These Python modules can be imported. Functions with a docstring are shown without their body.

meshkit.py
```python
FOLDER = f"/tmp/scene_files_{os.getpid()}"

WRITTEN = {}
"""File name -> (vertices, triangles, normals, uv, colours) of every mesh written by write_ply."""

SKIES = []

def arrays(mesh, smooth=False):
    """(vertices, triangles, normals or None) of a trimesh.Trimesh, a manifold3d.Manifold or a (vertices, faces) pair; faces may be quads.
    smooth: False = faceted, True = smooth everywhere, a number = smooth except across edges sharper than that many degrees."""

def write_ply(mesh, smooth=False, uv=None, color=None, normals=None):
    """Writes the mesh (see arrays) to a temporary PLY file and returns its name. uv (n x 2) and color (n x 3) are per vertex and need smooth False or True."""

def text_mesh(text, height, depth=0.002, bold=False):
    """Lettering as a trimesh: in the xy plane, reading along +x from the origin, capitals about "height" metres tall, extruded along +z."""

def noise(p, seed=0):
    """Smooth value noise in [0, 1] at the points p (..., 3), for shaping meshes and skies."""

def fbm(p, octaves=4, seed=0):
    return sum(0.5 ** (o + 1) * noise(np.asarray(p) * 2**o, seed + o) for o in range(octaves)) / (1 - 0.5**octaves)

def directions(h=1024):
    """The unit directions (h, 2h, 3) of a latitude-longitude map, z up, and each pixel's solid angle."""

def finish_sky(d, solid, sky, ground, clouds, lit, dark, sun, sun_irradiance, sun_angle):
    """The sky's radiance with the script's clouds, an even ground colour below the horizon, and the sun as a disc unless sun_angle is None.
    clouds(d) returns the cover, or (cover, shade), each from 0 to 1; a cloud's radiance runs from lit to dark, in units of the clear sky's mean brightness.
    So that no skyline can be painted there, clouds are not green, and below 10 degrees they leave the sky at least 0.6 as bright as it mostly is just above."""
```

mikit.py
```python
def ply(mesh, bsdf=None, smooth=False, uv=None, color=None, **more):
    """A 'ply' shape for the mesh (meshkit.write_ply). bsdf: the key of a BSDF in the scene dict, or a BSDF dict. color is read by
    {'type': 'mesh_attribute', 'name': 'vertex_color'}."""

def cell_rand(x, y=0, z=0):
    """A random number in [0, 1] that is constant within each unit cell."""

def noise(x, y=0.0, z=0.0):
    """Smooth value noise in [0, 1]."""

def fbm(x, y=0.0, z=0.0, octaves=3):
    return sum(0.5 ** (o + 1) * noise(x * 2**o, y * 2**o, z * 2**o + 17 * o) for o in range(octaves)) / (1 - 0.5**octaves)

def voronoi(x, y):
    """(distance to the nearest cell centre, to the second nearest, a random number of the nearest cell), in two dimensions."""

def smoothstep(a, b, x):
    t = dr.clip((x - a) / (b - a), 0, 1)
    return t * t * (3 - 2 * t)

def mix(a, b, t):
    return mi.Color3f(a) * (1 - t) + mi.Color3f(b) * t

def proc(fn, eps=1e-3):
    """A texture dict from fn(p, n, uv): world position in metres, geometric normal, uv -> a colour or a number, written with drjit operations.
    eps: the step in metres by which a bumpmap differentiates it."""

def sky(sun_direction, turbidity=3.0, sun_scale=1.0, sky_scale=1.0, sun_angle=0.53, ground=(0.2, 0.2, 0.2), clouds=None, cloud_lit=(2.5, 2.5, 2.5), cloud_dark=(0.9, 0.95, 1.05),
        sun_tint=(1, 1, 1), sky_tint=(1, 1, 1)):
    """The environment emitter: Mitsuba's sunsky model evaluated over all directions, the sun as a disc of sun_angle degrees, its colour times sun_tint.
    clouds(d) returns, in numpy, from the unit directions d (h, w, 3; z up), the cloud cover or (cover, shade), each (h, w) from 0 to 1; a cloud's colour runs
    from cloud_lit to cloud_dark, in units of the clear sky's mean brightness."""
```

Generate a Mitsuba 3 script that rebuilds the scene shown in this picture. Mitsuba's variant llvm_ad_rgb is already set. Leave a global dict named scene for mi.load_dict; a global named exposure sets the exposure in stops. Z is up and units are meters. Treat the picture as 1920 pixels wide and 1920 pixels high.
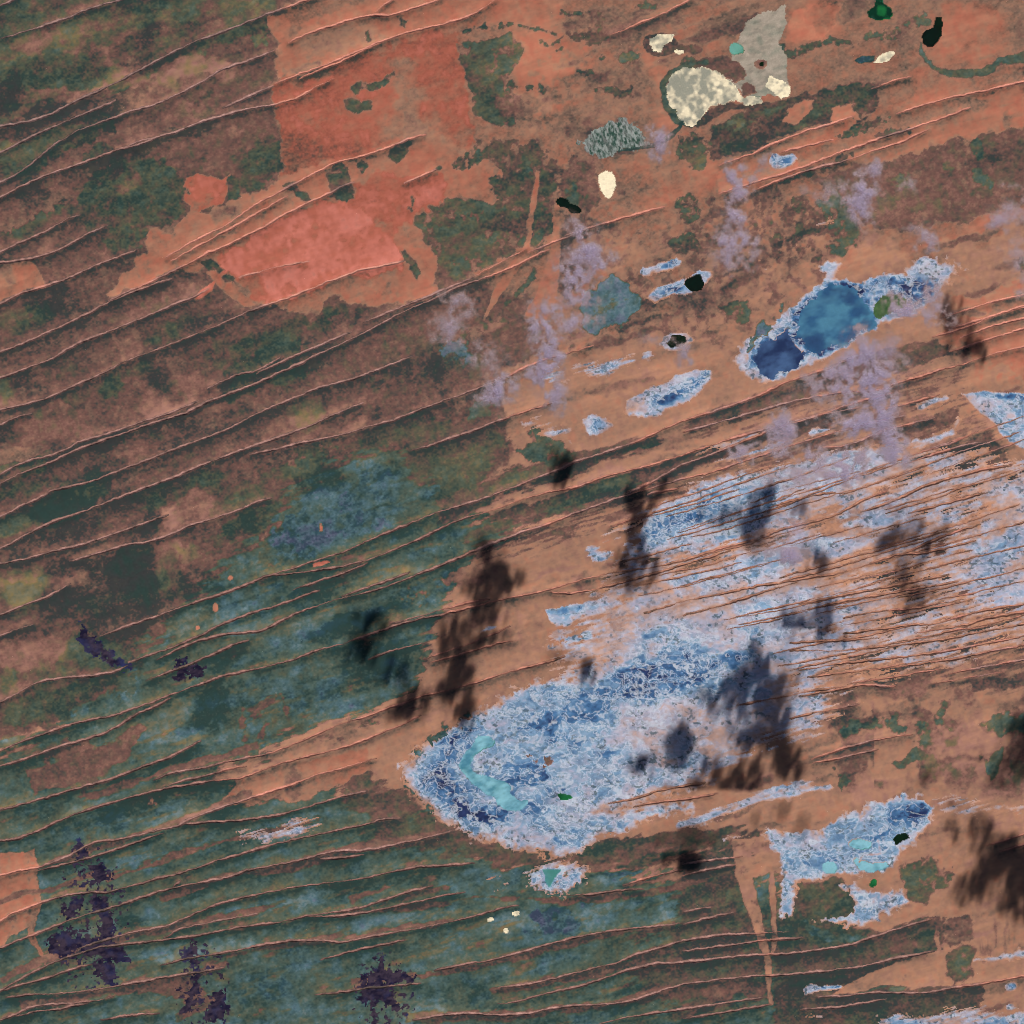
import math
import numpy as np, mitsuba as mi, drjit as dr
import mikit, meshkit

# ------------------------------------------------------------------ camera, sky, exposure
T = mi.ScalarTransform4f
EYE = 100000.0                                   # metres above the plain
HALF = 9600.0                                    # half the ground swath in view
scene, labels = {}, {}
scene['camera'] = dict(type='perspective', fov=2 * math.degrees(math.atan(HALF / EYE)), near_clip=100.0, far_clip=6e5,
                       to_world=T().look_at(origin=[0, 0, EYE], target=[0, 0, 0], up=[0, 1, 0]))
SUN = np.array([1670.0, 5810.0, 5000.0])         # north-north-east, 40 degrees up
SUN /= np.linalg.norm(SUN)
scene['sky'] = mikit.sky(SUN, turbidity=3, sky_scale=0.22, sky_tint=(1.3, 1.0, 0.75))
exposure = 2.0
GAIN = np.array([1.19, 1.02, 0.835])              # light that level ground sends back at this sun and exposure, per unit of albedo


def alb(r, g, b):
    """Albedo of a ground whose sunlit, level surface reads as this sRGB tone."""
    c = np.array([r, g, b]) / 255.0
    lin = np.where(c < 0.04045, c / 12.92, ((c + 0.055) / 1.055) ** 2.4)
    return [float(x) for x in np.clip(lin / GAIN, 0.004, 0.93)]


# ------------------------------------------------------------------ the survey grid
# Map units: 1 unit = 10 m on the ground, x to the east and y to the south from the north-west corner of the surveyed square.
def ground_xy(mx, my):
    return (np.asarray(mx, float) - 960.0) * 10.0, (960.0 - np.asarray(my, float)) * 10.0


STEP = 2.0                                       # 20 m cells
LO, HI = -60.0, 1980.0
NV = int((HI - LO) / STEP) + 1
ax = LO + STEP * np.arange(NV)
MX, MY = np.meshgrid(ax, ax)                     # row = southwards
TH = math.radians(17.0)                          # the dunes trend east-north-east


def hash2(i, j, seed):
    h = (i * 374761393 + j * 668265263 + seed * 1446647) & 0xFFFFFFFF
    h = ((h ^ (h >> 13)) * 1274126177) & 0xFFFFFFFF
    return ((h ^ (h >> 16)) & 0xFFFFFF) / 16777215.0


def vnoise(x, y, seed=0):
    i, j = np.floor(x).astype(np.int64), np.floor(y).astype(np.int64)
    tx, ty = x - i, y - j
    tx, ty = tx * tx * (3 - 2 * tx), ty * ty * (3 - 2 * ty)
    a = hash2(i, j, seed) * (1 - tx) + hash2(i + 1, j, seed) * tx
    b = hash2(i, j + 1, seed) * (1 - tx) + hash2(i + 1, j + 1, seed) * tx
    return a * (1 - ty) + b * ty


def fbm2(x, y, octaves=4, seed=0, gain=0.55):
    s, w, t = 0.0, 1.0, 0.0
    for o in range(octaves):
        s = s + w * vnoise(x * 2 ** o + 13.7 * o, y * 2 ** o - 7.1 * o, seed + o)
        t += w
        w *= gain
    return s / t


def along(x, y):
    return x * math.cos(TH) - y * math.sin(TH), x * math.sin(TH) + y * math.cos(TH)


AL, AC = along(MX, MY)


def even(f):
    """Spread a noise field evenly over 0 to 1, so that a share p of it lies under p."""
    q = np.quantile(f.ravel()[::37], np.linspace(0, 1, 257))
    return np.interp(f, q, np.linspace(0, 1, 257)).astype(np.float32)


N_FINE = even(fbm2(MX / 7.0, MY / 7.0, 3, 11))                    # clumps of 70 m
N_MED = even(fbm2(MX / 18.0, MY / 18.0, 5, 21, 0.62))
N_WIDE = even(fbm2(MX / 55.0, MY / 55.0, 5, 31, 0.62))
N_STRK = even(fbm2(AL / 50.0, AC / 12.0, 5, 41, 0.62))            # drawn out along the dunes
N_THIN = even(fbm2(AL / 34.0, AC / 4.5, 4, 46, 0.6))                   # thin streaks between the ridges
N_VERT = even(fbm2(MX / 10.0, MY / 60.0, 5, 51, 0.62))            # drawn out north-south, as fires ran
NOISE = dict(f=N_FINE, m=N_MED, w=N_WIDE, s=N_STRK, t=N_THIN, v=N_VERT)
WX = [fbm2(MX / s, MY / s, 3, 60 + s) * 2 - 1 for s in (45, 12)]
WY = [fbm2(MX / s, MY / s, 3, 80 + s) * 2 - 1 for s in (45, 12)]


def sdf(poly, x, y):
    """Signed distance to a closed polygon, positive inside."""
    p = np.asarray(poly, float)
    d = np.full(x.shape, 1e18)
    inside = np.zeros(x.shape, bool)
    for (x0, y0), (x1, y1) in zip(p, np.roll(p, -1, axis=0)):
        ex, ey = x1 - x0, y1 - y0
        t = np.clip(((x - x0) * ex + (y - y0) * ey) / max(ex * ex + ey * ey, 1e-9), 0, 1)
        d = np.minimum(d, (x - x0 - t * ex) ** 2 + (y - y0 - t * ey) ** 2)
        if y0 != y1:
            inside ^= ((y0 > y) != (y1 > y)) & (x < (x1 - x0) * (y - y0) / (y1 - y0) + x0)
    return np.where(inside, 1, -1) * np.sqrt(d)


def ell(cx, cy, rx, ry, rot=0.0, n=18):
    a = np.arange(n) * 2 * math.pi / n
    c, s = math.cos(math.radians(rot)), math.sin(math.radians(rot))
    u, v = rx * np.cos(a), ry * np.sin(a)
    return np.stack([cx + u * c + v * s, cy - u * s + v * c], 1)


def band(pts, w):
    """A polygon of the width w (a number, or one per point) along a line."""
    p = np.asarray(pts, float)
    t = np.gradient(p, axis=0)
    t /= np.linalg.norm(t, axis=1, keepdims=True)
    n = np.stack([-t[:, 1], t[:, 0]], 1) * (np.broadcast_to(w, len(p)) / 2.0)[:, None]
    return np.vstack([p + n, (p - n)[::-1]])


# Cover classes of the soil: hue on the soil scale (see SOIL below), thickness of growth from u = 0 to u = 1, hue of the third tone.
SOILS = dict(tan=(5.0, .08, .80, 6.2), orange=(4.0, .10, .85, 5.8), red=(3.0, .16, .85, 5.6), pink=(2.3, .08, .7, 4.6), brown=(5.9, .45, .95, 7.2), dark=(7.0, .40, .94, 6.0),
             teal=(7.9, .35, .97, 8.8), mauve=(6.2, .24, .95, 5.2), leaf=(7.5, .35, 1.0, 6.8), slate=(9.3, .15, 1.0, 8.6))
SALTS = dict(salt=1.75, mud=3.1, navy=4.5)        # place on the salt scale: sandy, pinkish, white, pale blue, blue, navy
OBJ = np.zeros((NV, NV), np.int32)               # which object each cell belongs to
H = np.full((NV, NV), 5.0, np.float32)           # hue of the soil on its scale
H3 = np.full((NV, NV), 6.1, np.float32)
U = np.full((NV, NV), 0.25, np.float32)          # how thick the cover stands, 0 bare to 1 dense
V = np.zeros((NV, NV), np.float32)               # how far the third tone shows
SU = np.full((NV, NV), 0.5, np.float32)          # the same two for salt, mud and water
SV = np.zeros((NV, NV), np.float32)
PU, PV = SU.copy(), SV.copy()                    # and for ponds, clay and burnt ground
names, klass, text = ['sand_plain'], ['tan'], [None]


def window(poly, margin):
    p = np.asarray(poly, float)
    a = np.clip(((p.min(0) - margin - LO) / STEP).astype(int), 0, NV)
    b = np.clip(((p.max(0) + margin - LO) / STEP).astype(int) + 2, 0, NV)
    return slice(a[1], b[1]), slice(a[0], b[0])


def cover(poly, soft, warp, w):
    k = (WX[0][w] * 1.6 + WX[1][w] * 0.8) * warp, (WY[0][w] * 1.6 + WY[1][w] * 0.8) * warp
    d = sdf(poly, MX[w] + k[0], MY[w] + k[1])
    t = np.clip((d + soft) / (2 * soft), 0, 1)
    return t * t * (3 - 2 * t)


shift = [0]


def lay(i, poly, soft=3.0, dens=1.0, warp=5.0, grain='m', u=None, v=None):
    poly = np.asarray(poly, float)
    salty = klass[i] in SALTS
    soft = soft * 2.3 + 1 if salty else soft
    w = window(poly, soft + 3 * warp + 2)
    if w[0].start >= w[0].stop or w[1].start >= w[1].stop:
        return
    shift[0] += 1
    c = cover(poly, soft, warp, w) * dens
    n = np.roll(NOISE[grain], (37 * shift[0], 91 * shift[0]), (0, 1))[w]
    if salty and grain != 't':                   # ragged, crumbling shores
        n = 0.35 * n + 0.65 * np.roll(N_FINE, (53 * shift[0], 71 * shift[0]), (0, 1))[w]
    cls = klass[i]
    if cls in SOILS:
        h, u0, u1, h3 = SOILS[cls]
        k = np.clip((c * 1.04 - 0.02 - n + 0.22) / 0.44, 0, 1)
        k = k * k * (3 - 2 * k) * (c > 0.002) * min(1.0, dens * 1.6)
        for field, value in ((H, h), (H3, h3), (U, u0 + (0.45 if u is None else u) * (u1 - u0)), (V, 0.0 if v is None else v)):
            field[w] += (value - field[w]) * k
        OBJ[w][k > 0.5] = i
    elif cls in SALTS:
        k = np.clip((c * 1.35 - 0.05 - n * 0.55) / 0.8, 0, 1) * (c > 0.002)
        k = k * k * (3 - 2 * k)
        h = SALTS[cls] + 1.3 * (0.45 if u is None else u) + 1.6 * (0.0 if v is None else v)
        fresh = ~np.isin(OBJ[w], [q for q in range(len(klass)) if klass[q] in SALTS and q != i])
        SV[w] = np.where(fresh & (OBJ[w] != i), 0.15 + (h - 0.15) * np.clip(k * 1.35 - 0.35, 0, 1), SV[w] + (h - SV[w]) * k)
        OBJ[w][k > 0.3] = i
    else:
        hit = n < c * 1.02 - 0.01
        OBJ[w][hit] = i
        PU[w][hit] = 0.5 if u is None else u
        PV[w][hit] = 0.0 if v is None else v


def tone(poly, du=0.0, dv=0.0, soft=25.0, warp=10.0):
    poly = np.asarray(poly, float)
    w = window(poly, soft + 3 * warp + 2)
    if w[0].start >= w[0].stop or w[1].start >= w[1].stop:
        return
    c = cover(poly, soft, warp, w)
    U[w] += 0.7 * du * c
    V[w] += dv * c
    SV[w] += (1.3 * du + 1.6 * dv) * c
    PU[w] += du * c
    PV[w] += dv * c


def new(name, cls, label=None, cat=None, group=None, kind=None):
    names.append(name)
    klass.append(cls)
    text.append((label, cat, group, kind))
    return len(names) - 1


def patch(name, cls, poly, label, cat=None, group=None, **k):
    i = new(name, cls, label, cat, group)
    lay(i, poly, **k)
    return i
# ------------------------------------------------------------------ the setting: the broad ground covers, laid over the tan sand plain
TEXT0 = ('wide tan and orange sand plain streaked with low dune ridges', None, None, 'structure')
text[0] = TEXT0


def setting(name, cls, label, *polys, **k):
    i = new(name, cls, label, None, None, 'structure')
    for p in polys:
        lay(i, p, **k)
    return i


UPPER = setting('orange_plain', 'orange', 'orange sand plain dotted with scrub across the upper right', [(480, -80), (2000, -80), (2000, 420), (1800, 470), (1500, 440), (1330, 560), (1150, 640), (960, 720), (860, 600), (780, 420), (700, 300), (500, 320)], soft=50, warp=14, grain='w', u=.5, v=.25)
BROWN = setting('brown_plain', 'brown', 'brown thinly grown plain between long dune ridges on the left', [(-80, -80), (560, -80), (530, 60), (520, 300), (700, 330), (820, 480), (1000, 560), (1010, 660), (930, 740), (960, 830), (860, 960), (620, 990), (420, 1120), (250, 1290), (60, 1360), (-80, 1500)], soft=22, warp=10, grain='w')
TEAL = setting('teal_scrub_plain', 'teal', 'dark teal scrub plain between pink dune ridges in the lower left', [(-80, 1450), (60, 1370), (200, 1290), (330, 1170), (420, 1060), (490, 1000), (560, 920), (610, 860), (700, 830), (760, 840), (800, 900), (830, 960), (900, 960), (980, 970), (940, 1030), (870, 1060), (830, 1160), (800, 1220), (790, 1290), (700, 1340), (560, 1380), (420, 1450), (420, 1500), (620, 1470), (820, 1530), (880, 1600), (990, 1620), (1200, 1640), (1370, 1620), (1500, 1700), (1600, 1770), (1720, 1790), (1700, 2000), (-80, 2000)], soft=30, warp=12, grain='s')
TL = setting('dark_scrub_plain', 'dark', 'dark green scrub plain crossed by pale ridges in the upper left', [(-80, -80), (530, -80), (500, 60), (400, 90), (330, 110), (215, 180), (195, 215), (140, 260), (60, 320), (-80, 390)], soft=10, warp=8, grain='m')
MAUVE = setting('mauve_plain', 'mauve', 'grey mauve flat with sparse scrub between ridges left of the red field', [(190, 195), (330, 110), (520, 90), (524, 300), (420, 330), (345, 330), (300, 300), (250, 280), (210, 230)], soft=5, warp=4)
lay(MAUVE, [(-80, 400), (0, 375), (90, 330), (200, 295), (190, 330), (140, 370), (60, 410), (-80, 470)], soft=14, warp=8)
lay(MAUVE, [(1520, 330), (1600, 310), (1700, 275), (1780, 255), (1940, 230), (1980, 360), (1900, 390), (1840, 410), (1740, 430), (1640, 430), (1610, 400), (1560, 360)], soft=9, warp=6)
lay(MAUVE, [(60, 770), (110, 745), (150, 770), (165, 790), (175, 815), (100, 845), (0, 870), (0, 800)], soft=4, warp=4)
lay(MAUVE, [(560, 640), (700, 590), (820, 570), (930, 590), (1010, 620), (1080, 640), (1000, 680), (900, 720), (760, 750), (640, 760), (600, 700)], soft=30, warp=12, dens=0.75)
lay(BROWN, [(1480, 180), (1560, 165), (1640, 165), (1650, 200), (1600, 225), (1500, 240), (1430, 270), (1330, 300), (1325, 270), (1345, 235), (1420, 205)], soft=7, warp=6, u=0.7, v=0.4)
lay(BROWN, [(930, 270), (1000, 270), (1045, 320), (1040, 400), (1010, 460), (960, 400), (890, 350), (880, 280)], soft=16, warp=8, v=0.6, dens=0.9)
lay(BROWN, [(1060, 400), (1130, 420), (1110, 500), (1060, 560), (1040, 530), (1045, 450)], soft=14, warp=8, u=0.6)
lay(BROWN, [(1340, 360), (1480, 350), (1560, 400), (1560, 470), (1450, 500), (1360, 520), (1290, 480)], soft=30, warp=12, dens=0.6)
# the tan country round the lakes and the flats between its ridges
SANDY = 0
lay(0, [(1090, 420), (1300, 440), (1420, 480), (1540, 490), (1530, 530), (1420, 610), (1350, 640), (1180, 640), (1100, 600), (1080, 480)], soft=25, warp=12, dens=0.6, v=0.1)
lay(0, [(830, 1090), (900, 1040), (1010, 1010), (1120, 1000), (1160, 1030), (1150, 1090), (1060, 1110), (960, 1130), (900, 1130)], soft=8, warp=7, u=0.3)
lay(0, [(820, 1200), (900, 1160), (1000, 1150), (1030, 1190), (1030, 1270), (900, 1300), (790, 1330), (790, 1260)], soft=10, warp=7, u=0.3)
lay(0, [(1100, 810), (1200, 770), (1380, 700), (1400, 725), (1310, 770), (1180, 830), (1070, 850)], soft=5, warp=3, u=0.22)
lay(0, [(970, 770), (1100, 720), (1210, 690), (1330, 650), (1340, 690), (1240, 715), (1160, 750), (1060, 790), (980, 800)], soft=6, warp=4, u=0.2)
MIDB = setting('grey_scrub_flat', 'mauve', 'grey scrub flats in strips between the fine tan ridges right of centre', band([(1290, 800), (1400, 765), (1500, 735), (1600, 690), (1700, 660), (1780, 640)], [20, 30, 34, 36, 40, 20]), soft=6, warp=5, grain='s')
for b, w in (([(1290, 870), (1380, 840), (1470, 815), (1560, 790)], 16), ([(1420, 820), (1470, 800), (1600, 770)], 14), ([(1630, 690), (1720, 670), (1780, 650)], 30), ([(1640, 830), (1720, 800), (1790, 780)], 20),
             ([(1700, 870), (1780, 850), (1850, 835), (1880, 860)], 26), ([(1700, 910), (1800, 880), (1890, 860)], 26), ([(1660, 1110), (1740, 1090), (1800, 1080), (1810, 1120)], 24), ([(1640, 1090), (1720, 1060), (1790, 1040)], 16),
             ([(1560, 1160), (1700, 1150), (1830, 1150), (1920, 1130)], 14), ([(1640, 1240), (1760, 1225), (1900, 1195)], 18), ([(1820, 1290), (1920, 1270)], 22), ([(1770, 960), (1850, 960), (1830, 1010)], 26)):
    lay(MIDB, band(b, w), soft=6, warp=5, grain='s', u=0.6)
DUN = setting('olive_flat', 'brown', 'olive brown swales between ridges round the lakes', band([(880, 1000), (1000, 960), (1100, 930), (1200, 900), (1330, 850)], [20, 34, 40, 34, 16]), soft=8, warp=6, grain='s', v=0.5, u=0.5)
lay(DUN, band([(820, 960), (960, 900), (1060, 880), (1160, 840), (1230, 820)], [60, 50, 40, 20, 10]), soft=14, warp=8, grain='s', v=0.5, u=0.45)
lay(DUN, band([(700, 1560), (800, 1560), (900, 1590), (1000, 1610), (1150, 1600), (1300, 1575), (1420, 1560)], [50, 60, 50, 34, 40, 50, 20]), soft=14, warp=8, grain='s', v=0.4, u=0.5)
lay(DUN, band([(640, 1470), (720, 1500), (780, 1540)], [60, 70, 60]), soft=14, warp=8, grain='s', v=0.4)
lay(DUN, [(1280, 1600), (1390, 1590), (1430, 1760), (1440, 1860), (1300, 1900), (1200, 1880), (1180, 1800), (1260, 1720)], soft=30, warp=12, grain='s', v=0.4, u=0.6)
lay(DUN, [(1450, 1727), (1500, 1700), (1569, 1730), (1661, 1740), (1767, 1714), (1767, 1780), (1674, 1813), (1569, 1866), (1661, 1859), (1846, 1846), (1842, 1899), (1661, 1930), (1450, 1930)], soft=8, warp=7, grain='s', u=.6, v=.45)
lay(DUN, [(1500, 1655), (1570, 1650), (1600, 1690), (1600, 1725), (1540, 1735), (1490, 1700)], soft=6, warp=6, u=.5, v=.6)
lay(TEAL, band([(1484, 1700), (1520, 1740), (1570, 1762), (1620, 1758)], [6, 14, 12, 6]), soft=5, warp=5, u=.6)
lay(DUN, [(500, 870), (620, 820), (760, 790), (920, 770), (960, 830), (860, 930), (800, 900), (740, 830), (620, 850), (560, 910), (470, 990), (380, 1030)], soft=20, warp=10, v=0.5, grain='s')
lay(DUN, [(100, 1240), (160, 1190), (260, 1230), (240, 1290), (150, 1330), (60, 1360), (40, 1290)], soft=20, warp=10, v=0.4)
lay(DUN, [(90, 1400), (180, 1390), (210, 1430), (160, 1480), (110, 1460)], soft=14, warp=8, v=0.3, u=0.4)
lay(DUN, [(1400, 1250), (1640, 1270), (1920, 1300), (1980, 1440), (1800, 1460), (1600, 1480), (1560, 1400), (1480, 1330)], soft=40, warp=12, dens=0.4, grain='w', v=0.5)
lay(MIDB, [(1290, 800), (1700, 660), (1800, 700), (1900, 870), (1960, 1120), (1960, 1290), (1500, 1270), (1500, 1180), (1700, 980), (1600, 900), (1320, 880)], soft=20, warp=5, dens=0.45, grain='t', u=0.5)
lay(MIDB, [(1280, 880), (1100, 940), (880, 1020), (900, 1060), (1120, 990), (1300, 920)], soft=12, warp=6, dens=0.5, grain='t', u=0.55)
# ------------------------------------------------------------------ sand fields and scrub patches
FIELD = 'bare sand fields left by old fires'
patch('sand_field', 'red', [(513, 150), (560, 125), (640, 112), (760, 60), (860, 50), (860, 90), (868, 150), (885, 240), (884, 290), (760, 268), (640, 300), (534, 345), (524, 300), (520, 240)], 'broad brick red bare sand field with a straight left edge in the upper middle', 'sand field', FIELD, soft=7, warp=5, u=0.42)
tone([(735, 110), (770, 105), (800, 230), (790, 270), (700, 270), (740, 200)], dv=0.55, soft=14)
tone([(680, 180), (740, 170), (730, 250), (660, 270), (600, 240)], du=-0.25, soft=30)
tone([(525, 240), (600, 250), (680, 270), (600, 310), (530, 340)], du=0.35, soft=20)
patch('sand_field', 'orange', [(515, 90), (540, 70), (620, 25), (700, -10), (1060, -80), (1060, 40), (1035, 60), (950, 40), (905, 48), (860, 60), (760, 75), (640, 116), (560, 130), (516, 155)], 'orange sand strip with bright parallel ridges above the brick red field', 'sand field', FIELD, soft=9, warp=6, u=0.25)
lay(len(names) - 1, [(500, 30), (535, 25), (545, 45), (535, 95), (525, 80), (505, 55)], soft=2, warp=3, u=0.25)
tone([(560, 60), (640, 50), (700, 55), (720, 70), (640, 95), (560, 110)], dv=0.6, soft=14)
tone([(545, 135), (600, 120), (610, 140), (560, 160)], dv=0.7, du=0.2, soft=6)
patch('sand_field', 'orange', [(965, 62), (1010, 40), (1070, 30), (1110, 80), (1100, 140), (1060, 200), (1010, 230), (975, 190), (958, 155), (976, 112)], 'ragged pinkish orange sand field right of the dark scrub patch at the top', 'sand field', FIELD, soft=14, warp=8, u=.25)
patch('sand_field', 'orange', [(207, 555), (235, 505), (262, 478), (280, 462), (272, 445), (276, 427), (296, 426), (328, 440), (345, 405), (385, 402), (420, 380), (470, 362), (530, 332), (610, 300), (690, 296), (760, 264), (800, 255), (820, 250), (880, 285), (865, 345), (850, 375), (800, 405), (772, 408), (790, 440), (812, 470), (815, 505), (828, 540), (800, 558), (740, 568), (690, 572), (640, 560), (560, 572), (492, 574), (440, 540), (395, 500), (330, 503), (270, 535)], 'ragged orange sand field running from the upper middle down to a point on the left', 'sand field', FIELD, soft=7, warp=6, u=0.3)
i_or = len(names) - 1
lay(i_or, [(870, 305), (915, 300), (945, 318), (942, 335), (920, 340), (940, 365), (925, 382), (900, 400), (890, 380), (860, 360)], soft=2, warp=3, u=0.3)
lay(i_or, [(500, 565), (540, 560), (600, 545), (612, 560), (606, 575), (596, 600), (585, 608), (570, 590), (520, 575)], soft=4, warp=4, u=0.35)
tone([(390, 400), (440, 390), (450, 410), (400, 425)], dv=0.7, du=0.3, soft=8)
tone([(770, 215), (880, 240), (870, 290), (760, 275)], dv=0.5, soft=20)
patch('sand_field', 'pink', [(392, 487), (440, 462), (520, 410), (570, 388), (610, 378), (655, 380), (690, 398), (708, 425), (735, 440), (760, 480), (752, 502), (700, 512), (640, 520), (560, 556), (500, 570), (470, 552), (430, 512)], 'smooth salmon pink sand field with a rounded top in the upper left middle', 'sand field', FIELD, soft=9, warp=4, u=0.28)
tone([(420, 520), (480, 515), (500, 560), (460, 560)], dv=0.6, du=0.2, soft=12)
patch('sand_field', 'pink', [(650, 385), (665, 350), (700, 330), (760, 325), (830, 330), (845, 360), (830, 385), (775, 405), (740, 440), (705, 410)], 'pale pink sand apron above and right of the salmon field', 'sand field', FIELD, soft=10, warp=5, u=0.5, v=0.2)
patch('sand_field', 'red', [(341, 360), (350, 335), (372, 326), (386, 332), (398, 330), (415, 338), (430, 330), (428, 358), (416, 382), (392, 388), (372, 400), (356, 402)], 'small ragged red sand patch in dark scrub left of the red field', 'sand patch', soft=1.5, warp=3.5, u=0.25)
patch('sand_patch', 'orange', [(0, 497), (60, 489), (72, 505), (84, 535), (60, 540), (30, 552), (-30, 570), (-30, 500)], 'small orange sand patch at the left edge above the pale ridge', 'sand patch', soft=2, warp=3, u=0.35)
patch('sand_patch', 'pink', [(362, 562), (378, 545), (405, 528), (398, 546), (372, 563)], 'small pink sand sliver pointing up below the salmon field', 'sand patch', soft=1.5, warp=2, u=0.3)
patch('sand_patch', 'orange', [(400, 500), (420, 512), (440, 540), (480, 572), (460, 575), (420, 548), (385, 510)], 'thin orange sand finger below the left end of the salmon field', 'sand patch', soft=2, warp=2, u=0.4, v=0.2)
patch('sand_patch', 'orange', [(-60, 1605), (50, 1598), (64, 1592), (72, 1625), (68, 1650), (75, 1690), (72, 1710), (62, 1735), (30, 1750), (12, 1772), (-60, 1790)], 'bright orange sand patch at the lower left edge', 'sand patch', soft=2.5, warp=4, u=0.25)
lay(len(names) - 1, band([(58, 1720), (62, 1760), (75, 1785), (85, 1815)], [16, 10, 8, 6]), soft=2, warp=2)
patch('sand_patch', 'orange', [(415, 1505), (450, 1468), (520, 1440), (600, 1425), (690, 1400), (700, 1440), (640, 1470), (600, 1485), (560, 1505), (500, 1500), (460, 1515)], 'pinkish tan sand wedge among teal scrub left of the big salt lake', 'sand patch', soft=5, warp=4, u=0.3, v=0.2)
patch('sand_patch', 'tan', [(1560, 1865), (1600, 1838), (1660, 1812), (1720, 1792), (1760, 1780), (1770, 1800), (1775, 1835), (1770, 1852), (1720, 1850), (1650, 1848), (1600, 1862)], 'tan sand wedge pointing left between ridges in the lower right', 'sand patch', soft=1.5, warp=2.5, u=0.15)
patch('sand_patch', 'tan', [(1822, 1780), (1870, 1790), (1900, 1800), (1918, 1830), (1980, 1830), (1980, 1890), (1900, 1880), (1850, 1890), (1845, 1850), (1825, 1830)], 'tan sand patch in the lower right corner above a small salt pond', 'sand patch', soft=2, warp=3, u=0.2)
patch('sand_patch', 'tan', [(1820, 1720), (1880, 1700), (1915, 1740), (1920, 1790), (1840, 1785), (1825, 1750)], 'tan sand patch with scrub spots in the lower right below the cloud shadow', 'sand patch', soft=5, warp=4, u=0.25)
patch('sand_patch', 'orange', [(1765, 560), (1850, 545), (1990, 520), (1990, 720), (1900, 700), (1830, 690), (1775, 640)], 'red orange sand of close ridges at the right edge below the blue lake', 'sand patch', soft=18, warp=8, u=0.15)
patch('sand_patch', 'orange', [(1590, 300), (1660, 270), (1740, 230), (1920, 150), (1990, 140), (1990, 210), (1920, 235), (1800, 260), (1700, 290), (1620, 310)], 'bright orange sand belt with ridges in the upper right', 'sand patch', soft=8, warp=5, u=0.15)
patch('sand_patch', 'orange', [(1345, 320), (1440, 280), (1530, 240), (1600, 215), (1600, 235), (1560, 265), (1490, 300), (1500, 318), (1420, 360), (1350, 372)], 'bright orange sand belt round the little salt pond', 'sand patch', soft=6, warp=4, u=0.15)
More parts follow.
